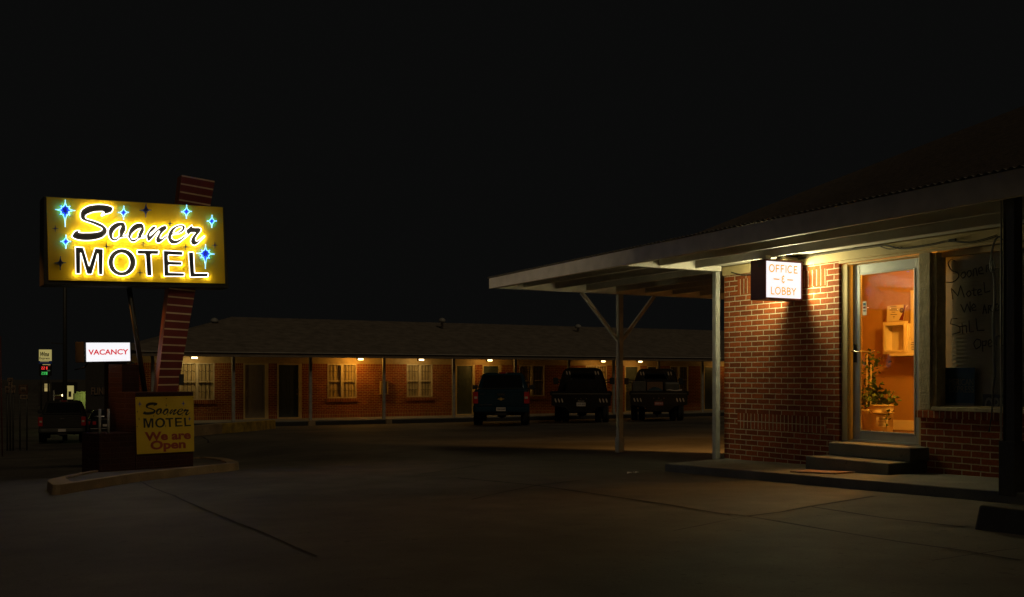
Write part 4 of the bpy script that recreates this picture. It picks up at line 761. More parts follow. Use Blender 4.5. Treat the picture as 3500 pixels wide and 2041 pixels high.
for q, x0, x1 in OP:
    if q[0] == 'd':
        d = thing('door', ((x0 + x1) / 2, YW, ZWK + .03), None, None); d.parent = row; d.location = Vector(((x0 + x1) / 2, YW, ZWK + .03)) - row.location
        b = MB(); z0 = ZWK + .0
        b.box((x0, YW - .02, z0), (x0 + .06, YW + .12, ZT), 'trim'); b.box((x1 - .13, YW - .02, z0), (x1, YW + .12, ZT), 'trim'); b.box((x0 + .06, YW - .02, ZT - .06), (x1 - .13, YW + .12, ZT), 'trim'); b.box((x0, YW - .06, z0), (x1, YW + .1, z0 + .045), 'trim'); b.build('door_frame', d)
        b = MB(); a, c = x0 + .06, x1 - .13; b.box((a, YW + .04, z0 + .045), (c, YW + .085, ZT - .06), q[3]); hh = ZT - .06 - z0 - .045; w = c - a
        for fy0, fy1 in ((.05, .37), (.45, .74), (.81, .92)):
            for fx in (.14, .56):
                xa_, xb_, za, zb_ = a + w * fx, a + w * (fx + .3), z0 + .045 + hh * fy0, z0 + .045 + hh * fy1
                for pp0, pp1 in (((xa_, za), (xb_, za + .015)), ((xa_, zb_ - .015), (xb_, zb_)), ((xa_, za + .015), (xa_ + .015, zb_ - .015)), ((xb_ - .015, za + .015), (xb_, zb_ - .015))): b.box((pp0[0], YW + .03, pp0[1]), (pp1[0], YW + .041, pp1[1]), q[3])
        b.build('door_leaf', d)
        b = MB(); hx = a + .06 if q[4] == 'l' else c - .06; b.lathe([(.01, 0), (.03, .01), (.034, .035), (.02, .055)], 'nickel', Matrix.Translation((hx, YW + .03, z0 + .98)) @ Matrix.Rotation(R(90), 4, 'X'), 10); b.lathe([(.012, 0), (.028, .005), (.024, .02)], 'nickel', Matrix.Translation((hx, YW + .035, z0 + 1.15)) @ Matrix.Rotation(R(90), 4, 'X'), 10); b.build('handle', d)
    else:
        zb = PY(q[1], q[3], YW).z; w_ = thing('window', ((x0 + x1) / 2, YW, zb), None, None); w_.parent = row; w_.location = Vector(((x0 + x1) / 2, YW, zb)) - row.location
        b = MB(); xm = (x0 + x1) / 2; t = .045
        for p0, p1 in (((x0, zb), (x0 + t, ZT)), ((x1 - t, zb), (x1, ZT)), ((xm - .05, zb + t), (xm + .05, ZT - t)), ((x0 + t, zb), (x1 - t, zb + t)), ((x0 + t, ZT - t), (x1 - t, ZT))): b.box((p0[0], YW - .02, p0[1]), (p1[0], YW + .06, p1[1]), 'frame')
        zm = (zb + ZT) / 2; b.box((x0 + t, YW + .01, zm - .018), (xm - .05, YW + .06, zm + .018), 'frame'); b.box((xm + .05, YW + .01, zm - .018), (x1 - t, YW + .06, zm + .018), 'frame'); b.build('window_frame', w_)
        b = MB(); n = 60; vs = []
        for i in range(n + 1):
            x = x0 + .02 + (x1 - x0 - .04) * i / n; y = YW + .13 + .022 * math.sin(i * 1.9) + .012 * math.sin(i * .7); vs += [(x, y, zb + .02), (x, y, ZT - .02)]
        b.add(vs, [(2 * i, 2 * i + 2, 2 * i + 3, 2 * i + 1) for i in range(n)], 'curtain', True); b.box((x0, YW + .18, zb), (x1, YW + .19, ZT), 'curtain'); b.build('curtain', w_)
        b = MB()
        for half in ((x0 + t, xm - .05), (xm + .05, x1 - t)):
            ww = half[1] - half[0]
            for k in range(1, 4): b.box((half[0] + ww * k / 4 - .007, YW + .09, zb + .05), (half[0] + ww * k / 4 + .007, YW + .102, ZT - .04), 'grille')
            for fz in (.22, .44, .78):
                zc = zb + (ZT - zb) * fz; b.tube([(half[0] + ww * i / 16, YW + .088, zc + .022 * math.sin(i * 1.57)) for i in range(17)], .008, 'grille', 4)
        b.build('grille', w_)
        b = MB(); b.box((x0 + t, YW + .03, zb + t), (x1 - t, YW + .034, ZT - t), 'glass'); b.build('glass_pane', w_)
YL = 39.75
LC = [(664, (1, .7, .26), 7), (1231.6, (1, .44, .05), 20), (1439, (1, .62, .2), 7), (1673, (1, .48, .08), 7), (2060, (1, .45, .07), 5), (2186.5, (1, .48, .09), 5), (2495, (1, .5, .1), 4)]
LL = ['yellowish porch lamp nearest the striped pylon, under the motel eave', 'orange porch lamp under the eave over the barred window', 'porch lamp under the eave right of the extinguisher cabinet', 'orange porch lamp under the eave above the blue pickup', 'orange porch lamp under the eave just left of the carport post', 'orange porch lamp under the eave just right of the carport post', 'last porch lamp under the eave beside the office corner']
for (px, col, pw), lb in zip(LC, LL):
    p = PY(px, 1225, YL); x = p.x
    t = thing('porch_lamp', (x, YL, 2.05), lb, 'lamp', 'porch lamps under the motel eave')
    b = MB(); b.box((x - .15, YL - .08, 2.075), (x + .15, YL + .08, 2.098), 'fascia'); b.box((x - .14, YL - .06, 2.0), (x - .115, YL + .06, 2.075), 'fascia'); b.box((x + .115, YL - .06, 2.0), (x + .14, YL + .06, 2.075), 'fascia'); b.build('lamp_base', t)
    b = MB(); b.box((x - .11, YL - .065, 2.012), (x + .11, YL + .065, 2.073), 'lampw'); b.build('lamp_glass', t, .012)
    o = lamp('porch_light', (x, YL, 1.97), pw * 2.0, col, t, .06)
x0 = PY(1297, 1300, YW).x; z1, z0 = PY(1300, 1302, YW).z, PY(1300, 1348, YW).z
fx = thing('extinguisher_cabinet', (x0, YW, z0), 'small wall cabinet with red extinguisher behind the porch post', 'cabinet')
b = MB(); b.box((x0, YW - .17, z0), (x0 + .03, YW, z1), 'rowtrim'); b.box((x0 + .3, YW - .17, z0), (x0 + .33, YW, z1), 'rowtrim'); b.box((x0 + .03, YW - .17, z0), (x0 + .3, YW, z0 + .03), 'rowtrim'); b.box((x0 + .03, YW - .17, z1 - .03), (x0 + .3, YW, z1), 'rowtrim'); b.box((x0 + .03, YW - .02, z0 + .03), (x0 + .3, YW, z1 - .03), 'steel'); b.build('box', fx)
b = MB(); b.lathe([(.06, z0 + .03), (.065, z0 + .06), (.065, z0 + .38), (.03, z0 + .43), (.02, z0 + .48)], 'extred', Matrix.Translation((x0 + .15, YW - .09, 0)), 14); b.box((x0 + .11, YW - .16, z0 + .18), (x0 + .19, YW - .154, z0 + .3), 'paper'); b.build('extinguisher', fx)

# ------------------------------------------------------------------ vehicles (local frame: x right, y forward from the tail, z up)
def rr_(hx, y0, y1, z, r=.18, n=5):
    out = []
    for cx, cy, a0 in ((hx - r, y1 - r, 0), (-hx + r, y1 - r, 90), (-hx + r, y0 + r, 180), (hx - r, y0 + r, 270)):
        out += [Vector((cx + r * math.cos(R(a0 + 90 * i / n)), cy + r * math.sin(R(a0 + 90 * i / n)), z)) for i in range(n + 1)]
    return out
def sec(y, hw, zb, zt, ti=.12, dy=0): return [Vector(p) for p in ((-hw + .06, y, zb), (-hw + .01, y, zb + .1), (-hw, y, zb + (zt - zb) * .5), (-hw + .015, y, zt - .16), (-hw + .04, y, zt - .05), (-hw + ti, y, zt), (hw - ti, y, zt), (hw - .04, y, zt - .05), (hw - .015, y, zt - .16), (hw, y, zb + (zt - zb) * .5), (hw - .01, y, zb + .1), (hw - .06, y, zb))]
def wheel(parent, x, y, r, w, dual=False):
    s_ = 1 if x > 0 else -1; mt = Matrix.Translation((x, y, r)) @ Matrix.Rotation(R(90) * s_, 4, 'Y'); h = w / 2
    b = MB(); b.lathe([(r * .62, -h), (r * .93, -h), (r, -h * .75), (r, -h * .15), (r * .985, -h * .1), (r * .985, h * .1), (r, h * .15), (r, h * .75), (r * .93, h), (r * .62, h), (r * .6, h * .7), (r * .6, -h * .7)], 'tyre', mt, 28); wl = b.build('wheel', parent)
    b = MB(); b.lathe([(r * .58, -h * .6), (r * .6, h * .75), (r * .52, h * .6), (r * .2, h * .4), (r * .14, h * .7), (.01, h * .7)], 'rim', mt, 20); b.build('rim', wl)
def quad(b, pts, k, n, d=.006):
    n = Vector(n).normalized(); pts = [Vector(p) for p in pts]; b.add([p + n * d for p in pts] + [p - n * .01 for p in pts], [(0, 1, 2, 3), (7, 6, 5, 4)] + [(i, 4 + i, 4 + (i + 1) % 4, (i + 1) % 4) for i in range(4)], k)
def cabpart(t, paint, zt=1.88, y0=1.95, hw=.93, zb=1.2, topw=.7, gl=True):
    b = MB(); H = zt - zb
    b.loft([rr_(hw, y0, y0 + 2.6, zb - .05), rr_(hw - .015, y0 + .01, y0 + 2.5, zb + H * .18), rr_(hw * .55 + topw * .45, y0 + .13, y0 + 2.0, zb + H * .6, .2), rr_(topw + .045, y0 + .25, y0 + 1.62, zb + H * .9, .2), rr_(topw, y0 + .32, y0 + 1.5, zb + H * .97, .2), rr_(topw - .1, y0 + .42, y0 + 1.4, zt, .18)], paint, True); c = b.build('cab', t)
    b = MB(); wa, wb = hw - .17, topw - .03
    n_ = Vector((0, -H * .7, .22)).normalized()
    quad(b, [(-wa, y0 + .005, zb + H * .2), (wa, y0 + .005, zb + H * .2), (wb, y0 + .232, zb + H * .86), (-wb, y0 + .232, zb + H * .86)], 'darkglass', (0, -1, .35), .012); b.build('rear_window', t)
    for s_ in (-1, 1):
        b = MB(); pts = [(s_ * (hw - .018), y0 + .32, zb + H * .22), (s_ * (hw - .018), y0 + 2.2, zb + H * .22), (s_ * (topw + .05), y0 + 1.5, zb + H * .88), (s_ * (topw + .05), y0 + .42, zb + H * .88)]
        quad(b, pts if s_ > 0 else pts[::-1], 'darkglass', (s_, 0, .4), .014); b.build('side_window', t)
    return c
def mirror(t, x, y, z, w, h, arms=1):
    s_ = 1 if x > 0 else -1; b = MB(); b.box((x - w / 2, y, z), (x + w / 2, y + .11, z + h), 'rub'); m_ = b.build('mirror', t, .03)
    b = MB()
    for k in range(arms): zz = z + h * (.3 + .4 * k) if arms > 1 else z + h * .35; b.bar((s_ * .88, y + .08, zz - .03), (x - s_ * w * .4, y + .06, zz), .04, .045, 'rub')
    b.build('mirror_arm', m_)
def pickup(x, y, label, paint, rz=0, lit=True, name='pickup_truck', trim=True, sc=1):
    t = thing(name, (x, y, ground(x, y)), label, 'pickup truck', None, True); t.rotation_euler = (0, 0, rz); t.scale = (sc,) * 3
    b = MB(); b.loft([sec(.06, .94, .62, 1.27), sec(.1, .965, .6, 1.29), sec(.7, .985, .58, 1.3), sec(1.94, .985, .58, 1.3)], paint); b.loft([sec(1.96, .985, .5, 1.25), sec(4.2, .985, .5, 1.25), sec(4.5, .98, .5, 1.24), sec(5.5, .95, .5, 1.13), sec(5.72, .86, .55, 1.02)], paint); bd = b.build('body', t, .012)
    b = MB(); b.box((-.8, .16, 1.31), (.8, 1.9, 1.318), 'rub'); b.build('bed_liner', t)
    for s_ in (-1, 1):
        for yy in (1.25, 4.75): b = MB(); b.lathe([(.5, -.012), (.5, .012), (.43, .016)], 'frame_dk', Matrix.Translation((s_ * .978, yy, .5)) @ Matrix.Rotation(R(90) * s_, 4, 'Y'), 28); b.build('wheel_arch', t)
    b = MB(); b.box((-.78, .035, .72), (.78, .06, 1.26), paint); b.box((-.72, .028, .8), (.72, .036, .83), paint); b.box((-.74, .03, 1.2), (.74, .04, 1.262), paint); tg = b.build('tailgate', t, .01)
    b = MB(); b.box((-.14, .018, 1.06), (.14, .036, 1.15), 'rub'); b.bar((-.1, .014, 1.12), (.1, .014, 1.12), .02, .02, 'chrome'); b.build('handle', tg)
    if trim:
        b = MB(); b.add([(u * .118, .022, .955 + v * .047) for u, v in ((-1, -.35), (-.35, -.35), (-.35, -1), (.35, -1), (.35, -.35), (.88, -.35), (1, .35), (.35, .35), (.35, 1), (-.35, 1), (-.35, .35), (-.88, .35))] + [(u * .118, .034, .955 + v * .047) for u, v in ((-1, -.35), (-.35, -.35), (-.35, -1), (.35, -1), (.35, -.35), (.88, -.35), (1, .35), (.35, .35), (.35, 1), (-.35, 1), (-.35, .35), (-.88, .35))], [tuple(range(12))] + [(i, 12 + i, 12 + (i + 1) % 12, (i + 1) % 12) for i in range(12)], 'badge'); b.build('emblem', tg)
        b = MB(); b.text('SILVERADO', 'chrome', Matrix.Translation((-.52, .026, .755)) @ Matrix.Rotation(R(90), 4, 'X'), .05, .004, width=.42, res=2); b.text('Z71', 'chrome', Matrix.Translation((-.66, .026, 1.12)) @ Matrix.Rotation(R(90), 4, 'X'), .05, .004, width=.12, res=2); b.build('lettering', tg)
    for s_ in (-1, 1):
        b = MB(); b.loft([[Vector((s_ * xx, yy, z)) for xx, yy in ((.8, .03), (.955, .045), (.99, .12), (.99, .2), (.8, .2))] for z in (.8, .98, 1.2)], 'taill'); tl = b.build('tail_light', t, .008)
        b = MB(); b.box((s_ * .82 if s_ > 0 else s_ * .93, .016, .96), (s_ * .93 if s_ > 0 else s_ * .82, .032, 1.04), 'lens'); b.build('reverse_lens', tl)
    b = MB(); b.loft([[Vector((xx, yy + (.05 if abs(xx) > .9 else 0), z)) for yy, z in ((-.06, .5), (-.08, .56), (-.07, .68), (-.0, .7), (.1, .7), (.1, .48))] for xx in (-.97, -.85, .85, .97)], paint if trim else 'steel'); bp = b.build('bumper', t, .01)
    b = MB(); b.box((-.16, -.1, .54), (.16, -.085, .665), 'plate')
    if trim: b.text('998\u00b7KHB', 'ink', Matrix.Translation((0, -.102, .6)) @ Matrix.Rotation(R(90), 4, 'X'), .08, .003, .002, width=.28, res=2)
    b.build('number_plate', bp)
    cabpart(t, paint); b = MB(); b.box((-.11, 2.25, 1.855), (.11, 2.29, 1.885), 'taill'); b.box((-.17, 2.255, 1.858), (-.115, 2.29, 1.882), 'lens'); b.box((.115, 2.255, 1.858), (.17, 2.29, 1.882), 'lens'); b.build('brake_light', t)
    for s_ in (-1, 1): mirror(t, s_ * 1.1, 4.0, 1.24, .22, .17)
    for s_ in (-1, 1):
        for yy in (1.25, 4.75): wheel(t, s_ * .82, yy, .4, .28)
    b = MB(); b.box((-.6, .2, .5), (.6, 5.3, .6), 'frame_dk'); b.bar((-.75, 1.25, .4), (.75, 1.25, .4), .1, .1, 'frame_dk'); b.lathe([(.02, .2), (.16, .25), (.16, .45), (.02, .5)], 'frame_dk', Matrix.Translation((0, 1.25, .05)), 14); b.bar((-.2, .0, .43), (.2, .0, .43), .08, .08, 'frame_dk'); b.tube([(.5, .1, .42), (.5, 1.8, .42)], .04, 'frame_dk'); b.build('chassis', t)
    return t
pickup(16.45, 30.85, 'dark blue pickup truck with gold bow tie tailgate emblem', 'tpaint', R(-29.6), sc=.985)
def oval(b, cx, cz, lean, h, w, y, k):
    pts = []
    for i in range(12):
        a = 2 * math.pi * i / 12; u, v = w / 2 * math.cos(a), h / 2 * math.sin(a); v += .3 * h * (1 if v > 0 else -1) * .4; pts.append((cx + u + lean * v, cz + v))
    b.add([(p[0], y, p[1]) for p in pts] + [(p[0], y + .02, p[1]) for p in pts], [tuple(range(12))] + [(i, 12 + i, 12 + (i + 1) % 12, (i + 1) % 12) for i in range(12)], k)
def flatbed(x, y, label, plate_k, txt, sc=1, extra=False):
    t = thing('flatbed_truck', (x, y, ground(x, y)), label, 'flatbed truck', 'dark flatbed work trucks facing the motel row', True); t.scale = (sc,) * 3; t.rotation_euler = (0, 0, R(-34))
    b = MB(); b.box((-1.13, .05, 1.1), (1.13, 2.6, 1.2), 'tblack'); b.box((-1.18, .0, 1.06), (-1.13, 2.6, 1.22), 'tblack'); b.box((1.13, .0, 1.06), (1.18, 2.6, 1.22), 'tblack'); b.box((-1.13, .02, 1.2), (1.13, .05, 1.235), 'tblack'); b.build('deck', t, .006)
    b = MB(); P = [(-1.13, 1.1), (-1.13, .68), (-.62, .62), (-.4, .44), (.4, .44), (.62, .62), (1.13, .68), (1.13, 1.1)]
    b.poly([(p[0], .0, p[1]) for p in P], [], (0, -1, 0), .06, 'tblack'); b.bar((-1.1, -.01, 1.13), (1.1, -.01, 1.13), .03, .05, 'cargo'); sk = b.build('tail_skirt', t, .006)
    for s_ in (-1, 1):
        for k in range(3): b = MB(); oval(b, s_ * (.72 + .125 * k), .875, -s_ * -.28 if s_ < 0 else -.28, .13, .055, -.008, 'lens'); b.build('light', sk)
    b = MB(); b.box((-.17, -.02, .66), (.17, -.004, .8), plate_k); b.text(txt, 'ink' if plate_k == 'plate' else 'plate', Matrix.Translation((0, -.022, .73)) @ Matrix.Rotation(R(90), 4, 'X'), .08, .003, .002, width=.28, res=2); b.build('number_plate', sk)
    b = MB()
    if not extra: b.text('Deweze', 'plate', Matrix.Translation((0, -.004, .86)) @ Matrix.Rotation(R(90), 4, 'X'), .08, .004, .0, .3, width=.25, res=2)
    else: b.box((-.13, -.006, .84), (.13, -.0, .865), 'cargo'); b.box((.06, -.008, .87), (.13, -.002, .9), 'cargo')
    for xx in (-.2, 0, .2): b.box((xx - .012, -.012, .935), (xx + .012, -.0, .955), 'lens')
    b.build('tail_badge', sk)
    # headache rack
    def rk(f): return [(-.97 * f - .0, 1.2), (-.9 * f, 1.55), (-.78 * f, 1.95), (-.7 * f, 2.07), (-.58 * f, 2.12), (.58 * f, 2.12), (.7 * f, 2.07), (.78 * f, 1.95), (.9 * f, 1.55), (.97 * f, 1.2)]
    b = MB(); b.poly([(p[0], 2.45, p[1]) for p in rk(1)], [[(-.5, 2.45, 1.68), (.5, 2.45, 1.68), (.46, 2.45, 1.95), (-.46, 2.45, 1.95)]], (0, -1, 0), .06, 'tblack'); rc = b.build('headache_rack', t, .008)
    b = MB(); b.tube([(p[0], 2.43, p[1]) for p in rk(1.0)], .028, 'tblack', 8); b.build('rack_tube', rc)
    for s_ in (-1, 1):
        for k in range(2): b = MB(); oval(b, s_ * (.52 + .115 * k), 1.94, -s_ * -.22 if s_ < 0 else -.22, .13, .052, 2.435, 'lens'); b.build('light', rc)
    if extra:
        b = MB(); b.bar((.3, 2.42, 2.08), (.5, 2.42, 1.66), .02, .02, 'steel'); b.bar((.4, 2.42, 2.08), (.6, 2.42, 1.66), .02, .02, 'steel'); b.build('rack_bar', rc)
    c = cabpart(t, 'tblack', 2.04, 2.55, .97, 1.22, .72)
    b = MB(); b.loft([sec(2.6, .98, .5, 1.28), sec(5.0, .98, .5, 1.28), sec(5.2, .98, .5, 1.3), sec(5.95, .94, .5, 1.24), sec(6.1, .85, .55, 1.1)], 'tblack'); b.build('body', t, .012)
    for s_ in (-1, 1): mirror(t, s_ * 1.2, 4.6, 1.46, .21, .29, 2)
    for s_ in (-1, 1):
        wheel(t, s_ * .93, 1.35, .41, .25); wheel(t, s_ * .64, 1.35, .41, .25); wheel(t, s_ * .85, 5.2, .41, .27)
    b = MB(); b.box((-.45, .1, .62), (-.33, 5.6, .8), 'frame_dk'); b.box((.33, .1, .62), (.45, 5.6, .8), 'frame_dk'); b.bar((-.9, 1.35, .41), (.9, 1.35, .41), .12, .12, 'frame_dk'); b.lathe([(.02, .2), (.18, .25), (.18, .55), (.02, .6)], 'frame_dk', Matrix.Translation((0, 1.35, .02)), 14); b.bar((-.06, .1, .44), (-.06, .3, .2), .06, .06, 'frame_dk'); b.build('chassis', t)
    return t
T2 = (PY(1986, 1400, 32.0).x, 32.0); T3 = (PY(2252, 1400, 31.6).x, 31.6)
flatbed(*T2, 'black flatbed truck parked left of the carport post', 'plate', 'JYX 415', .97)
flatbed(*T3, 'loaded black flatbed truck parked right of the carport post', 'plater', '2WP 415', .955, True)
def TM(T): return Matrix.Translation((T[0], T[1], ground(*T) + .965 * 1.2)) @ Matrix.Rotation(R(-34), 4, 'Z')
def cargo(name, a, c, k, label, cat, T, bev=.01):
    b = MB(); b.box(a, c, k, TM(T)); return tag(b.build(name, bevel=bev), label, cat)
cargo('tool_chest', (-.62, 1.7, .0), (.62, 2.25, .42), 'tblack', 'black tool chest on the deck of the left flatbed truck', 'tool chest', T2)
cargo('tool_chest', (-.98, .3, .0), (-.48, 2.2, .38), 'cargo', 'grey tool chest on the left side of the loaded flatbed', 'tool chest', T3)
cargo('wooden_crate', (-.42, .9, .0), (.2, 1.9, .36), 'wood', 'brown wooden crate in the middle of the loaded flatbed', 'crate', T3)
cargo('steel_tank', (.25, 1.0, .0), (.85, 2.2, .36), 'cargo', 'dark tank on the right side of the loaded flatbed', 'tank', T3, .08)
b = MB(); n = 14; tm = TM(T3); vs = []
for j in range(n):
    for i in range(n): u, v = i / (n - 1), j / (n - 1); vs.append(tm @ Vector((-.42 + .6 * u, .15 + .6 * v, .01 + .14 * math.sin(3.14 * u) * math.sin(3.14 * v) + random.uniform(0, .03))))
b.add(vs, [(j * n + i, j * n + i + 1, j * n + n + i + 1, j * n + n + i) for j in range(n - 1) for i in range(n - 1)], 'tarp'); tag(b.build('tarp'), 'crumpled dark tarp at the tail of the loaded flatbed', 'tarp')
b = MB(); b.tube([tm @ Vector((.28 + .15 * k, .1, .04 + .02 * math.sin(k * 2))) for k in range(5)], .03, 'lens'); tag(b.build('hose'), 'pale hose lying on the tail of the loaded flatbed', 'hose')

# ------------------------------------------------------------------ far left background along the street
FW3 = frame(100, 1180, 330, 1409)
D0 = 108
def FX(x, y, D=D0): return PD(*FW3(x, y), D)
NG = -FW
def flat(b, f, pts, D, k, dep=.1): b.poly([PD(*f(*p), D) for p in pts], [], NG, dep, k)
def rect(x0, y0, x1, y1): return [(x0, y0), (x1, y0), (x1, y1), (x0, y1)]
p = FX(320, 330); gz_ = -3.0
gs = thing('price_sign', (p.x, p.y, ground(p.x, p.y)), 'tall yellow fuel station sign with red and green prices', 'sign')
b = MB(); flat(b, FW3, rect(203, 92, 443, 328), D0, 'signy', .3); b.build('sign_panel', gs)
def ftext(body, x, y, w, size, k, D, f=FW3, shear=0, fat=0, parent=gs, name='lettering', b=None):
    bb = b or MB(); px, py = f(x, y); mt = Matrix.Translation(PD(px, py, D - .03)) @ Matrix.Rotation(-TH, 4, 'Z') @ Matrix.Rotation(R(90), 4, 'X')
    k_ = D / 3500 * (f(1, 0)[0] - f(0, 0)[0]); bb.text(body, k, mt, size * k_, .01, fat * k_, shear, width=w * k_, res=2)
    if b is None: bb.build(name, parent)
b = MB(); ftext('Wms', 322, 192, 190, 125, 'ink', D0, FW3, .25, 4, b=b); ftext('Express', 322, 275, 212, 66, 'ink', D0, FW3, 0, 1, b=b); b.build('lettering', gs)
b = MB(); flat(b, FW3, rect(203, 332, 443, 390), D0, 'navy', .3); flat(b, FW3, rect(203, 396, 443, 640), D0, 'cab', .3); b.build('lower_panel', gs)
b = MB(); flat(b, FW3, rect(390, 418, 440, 436), D0 - .02, 'lab_r', .02); flat(b, FW3, rect(370, 520, 435, 545), D0 - .02, 'lab_g', .02); flat(b, FW3, rect(280, 400, 440, 412), D0 - .02, 'signy', .02); flat(b, FW3, rect(230, 340, 410, 348), D0 - .02, 'signy', .02); b.build('label_strip', gs)
SEG = {'0': 'abcdef', '1': 'bc', '2': 'abged', '9': 'abcdfg'}
def digit(b, ch, x, y, w, h, k, D):
    s_ = dict(a=rect(x, y, x + w, y + 8), g=rect(x, y + h / 2 - 4, x + w, y + h / 2 + 4), d=rect(x, y + h - 8, x + w, y + h), f=rect(x, y, x + 8, y + h / 2), b=rect(x + w - 8, y, x + w, y + h / 2), e=rect(x, y + h / 2, x + 8, y + h), c=rect(x + w - 8, y + h / 2, x + w, y + h))
    for q in SEG[ch]: flat(b, FW3, s_[q], D - .03 - .001 * 'abcdefg'.index(q), k, .01)
for txt, y, k in (('221', 450, 'ledr'), ('299', 560, 'ledg')):
    b = MB()
    for i, ch in enumerate(txt): digit(b, ch, 256 + i * 38 + (4 if i else 0), y, 28, 58, k, D0)
    flat(b, FW3, rect(289, y + 48, 296, y + 58), D0 - .03, k, .01)
    digit(b, '9', 366, y, 12, 28, k, D0); digit(b, '0', 366, y + 32, 12, 26, k, D0); b.build('price_display', gs)
q = FX(250, 640); b = MB(); b.tube([(q.x, q.y, ground(q.x, q.y)), FX(250, 100, D0 + .3)], .09, 'steel', 8); q = FX(398, 640, D0 + .25); b.tube([(q.x, q.y, ground(q.x, q.y)), FX(398, 100, D0 + .25)], .09, 'steel', 8); b.build('pole', gs)
# lit store far down the street
D1 = 135; p = FX(330, 900, D1); g = ground(p.x, p.y)
sh = thing('store_building', (p.x, p.y, g), 'distant dark store with narrow lit yellow windows behind the price sign', 'building')
b = MB(); a = FX(190, 780, D1); c = FX(470, 780, D1); w = (c - a); b.add([Vector((a.x, a.y, g)), Vector((c.x, c.y, g)), c, a] + [v + FW * 8 for v in (Vector((a.x, a.y, g)), Vector((c.x, c.y, g)), c, a)], [(0, 1, 2, 3), (7, 6, 5, 4), (3, 2, 6, 7), (0, 3, 7, 4), (1, 5, 6, 2)], 'shop'); b.build('wall', sh)
for r_ in (rect(318, 808, 380, 966), rect(400, 808, 414, 966), rect(240, 848, 262, 966)):
    b = MB(); flat(b, FW3, r_, D1 - .1, 'litwin', .05); w_ = b.build('window', sh); b = MB()
    for yy in (826, 846, 866, 888): 
        if yy > r_[0][1]: flat(b, FW3, rect(r_[0][0], yy, r_[1][0], yy + 6), D1 - .13, 'cab', .02)
    b.build('blind', w_)
D2 = 92; p = FX(620, 1000, D2); g = ground(p.x, p.y)
st2 = thing('station_canopy', (p.x, p.y, g), 'distant station canopy with small lamps and a red band', 'canopy')
b = MB(); flat(b, FW3, rect(520, 1040, 705, 1058), D2, 'shopl', 3); b.build('roof_slab', st2); b = MB(); flat(b, FW3, rect(525, 1072, 640, 1130), D2 + 4, 'route' if 'route' in M else 'rbrown', 1); b.build('red_band', st2)
for xx in (512, 712): q = FX(xx, 945, D2); b = MB(); b.tube([(q.x, q.y, g), q], .07, 'post', 6); b.build('pole', st2)
b = MB(); b.lathe([(.02, -.1), (.12, -.08), (.12, .08), (.02, .1)], 'lampw', Matrix.Translation(FX(710, 1050, D2 - .4)), 10); b.build('lamp', st2)
b = MB(); q = FX(810, 990, 90); mt = Matrix.Translation(q) @ Matrix.Rotation(-TH, 4, 'Z'); b.box((-.45, 0, -.6), (.45, .15, .6), 'signy', mt); b.box((-.3, -.02, -.1), (-.05, .0, .35), 'ink', mt); b.box((.05, -.02, -.4), (.3, .0, .1), 'ink', mt); b.box((-.06, .02, -6), (.06, .14, -.6), 'steel', mt); tag(b.build('lit_sign'), 'tiny lit square sign right of the dark utility pole', 'sign')
D3 = 74; p = FX(1090, 1200, D3); g = ground(p.x, p.y)
gb = thing('stucco_building', (p.x, p.y, g), 'faintly green lit building front with pale columns', 'building')
b = MB(); a, c = FX(985, 970, D3 + .6), FX(1195, 970, D3 + .6); b.add([Vector((a.x, a.y, g)), Vector((c.x, c.y, g)), c, a] + [v + FW * 6 for v in (Vector((a.x, a.y, g)), Vector((c.x, c.y, g)), c, a)], [(0, 1, 2, 3), (7, 6, 5, 4), (3, 2, 6, 7), (0, 3, 7, 4), (1, 5, 6, 2)], 'shop'); b.build('wall', gb)
b = MB(); flat(b, FW3, rect(985, 972, 1195, 1010), D3, 'shopl', .6); b.build('lintel', gb)
for xx in (990, 1035, 1090, 1150): b = MB(); q = FX(xx + 18, 1010, D3 + .2); b.tube([(q.x, q.y, g), q], .3, 'shopl', 8); b.build('column', gb)
p = FX(1085, 985, D3 - 1.2); lamp('store_light', p, 26, (.85, 1, .3), None, .1)
q0, q1 = PD(292, 1300, 66), PD(416, 1300, 66); g = ground(q0.x, q0.y)
db = thing('dark_storefront', (q0.x, q0.y, g), 'dark building with faint raised lettering behind the vacancy sign', 'building')
b = MB(); b.add([Vector((q0.x, q0.y, g)), Vector((q1.x, q1.y, g)), Vector((q1.x, q1.y, 2.4)), Vector((q0.x, q0.y, 2.4))] + [v + FW * 9 for v in (Vector((q0.x, q0.y, g)), Vector((q1.x, q1.y, g)), Vector((q1.x, q1.y, 2.4)), Vector((q0.x, q0.y, 2.4)))], [(0, 1, 2, 3), (7, 6, 5, 4), (3, 2, 6, 7), (0, 3, 7, 4), (1, 5, 6, 2)], 'shop'); b.build('wall', db)
b = MB(); ftext('FLINDERS', 358, 1338, 92, 34, 'rsign', 65.9, lambda x, y: (x, y), 0, .5, db, 'lettering')
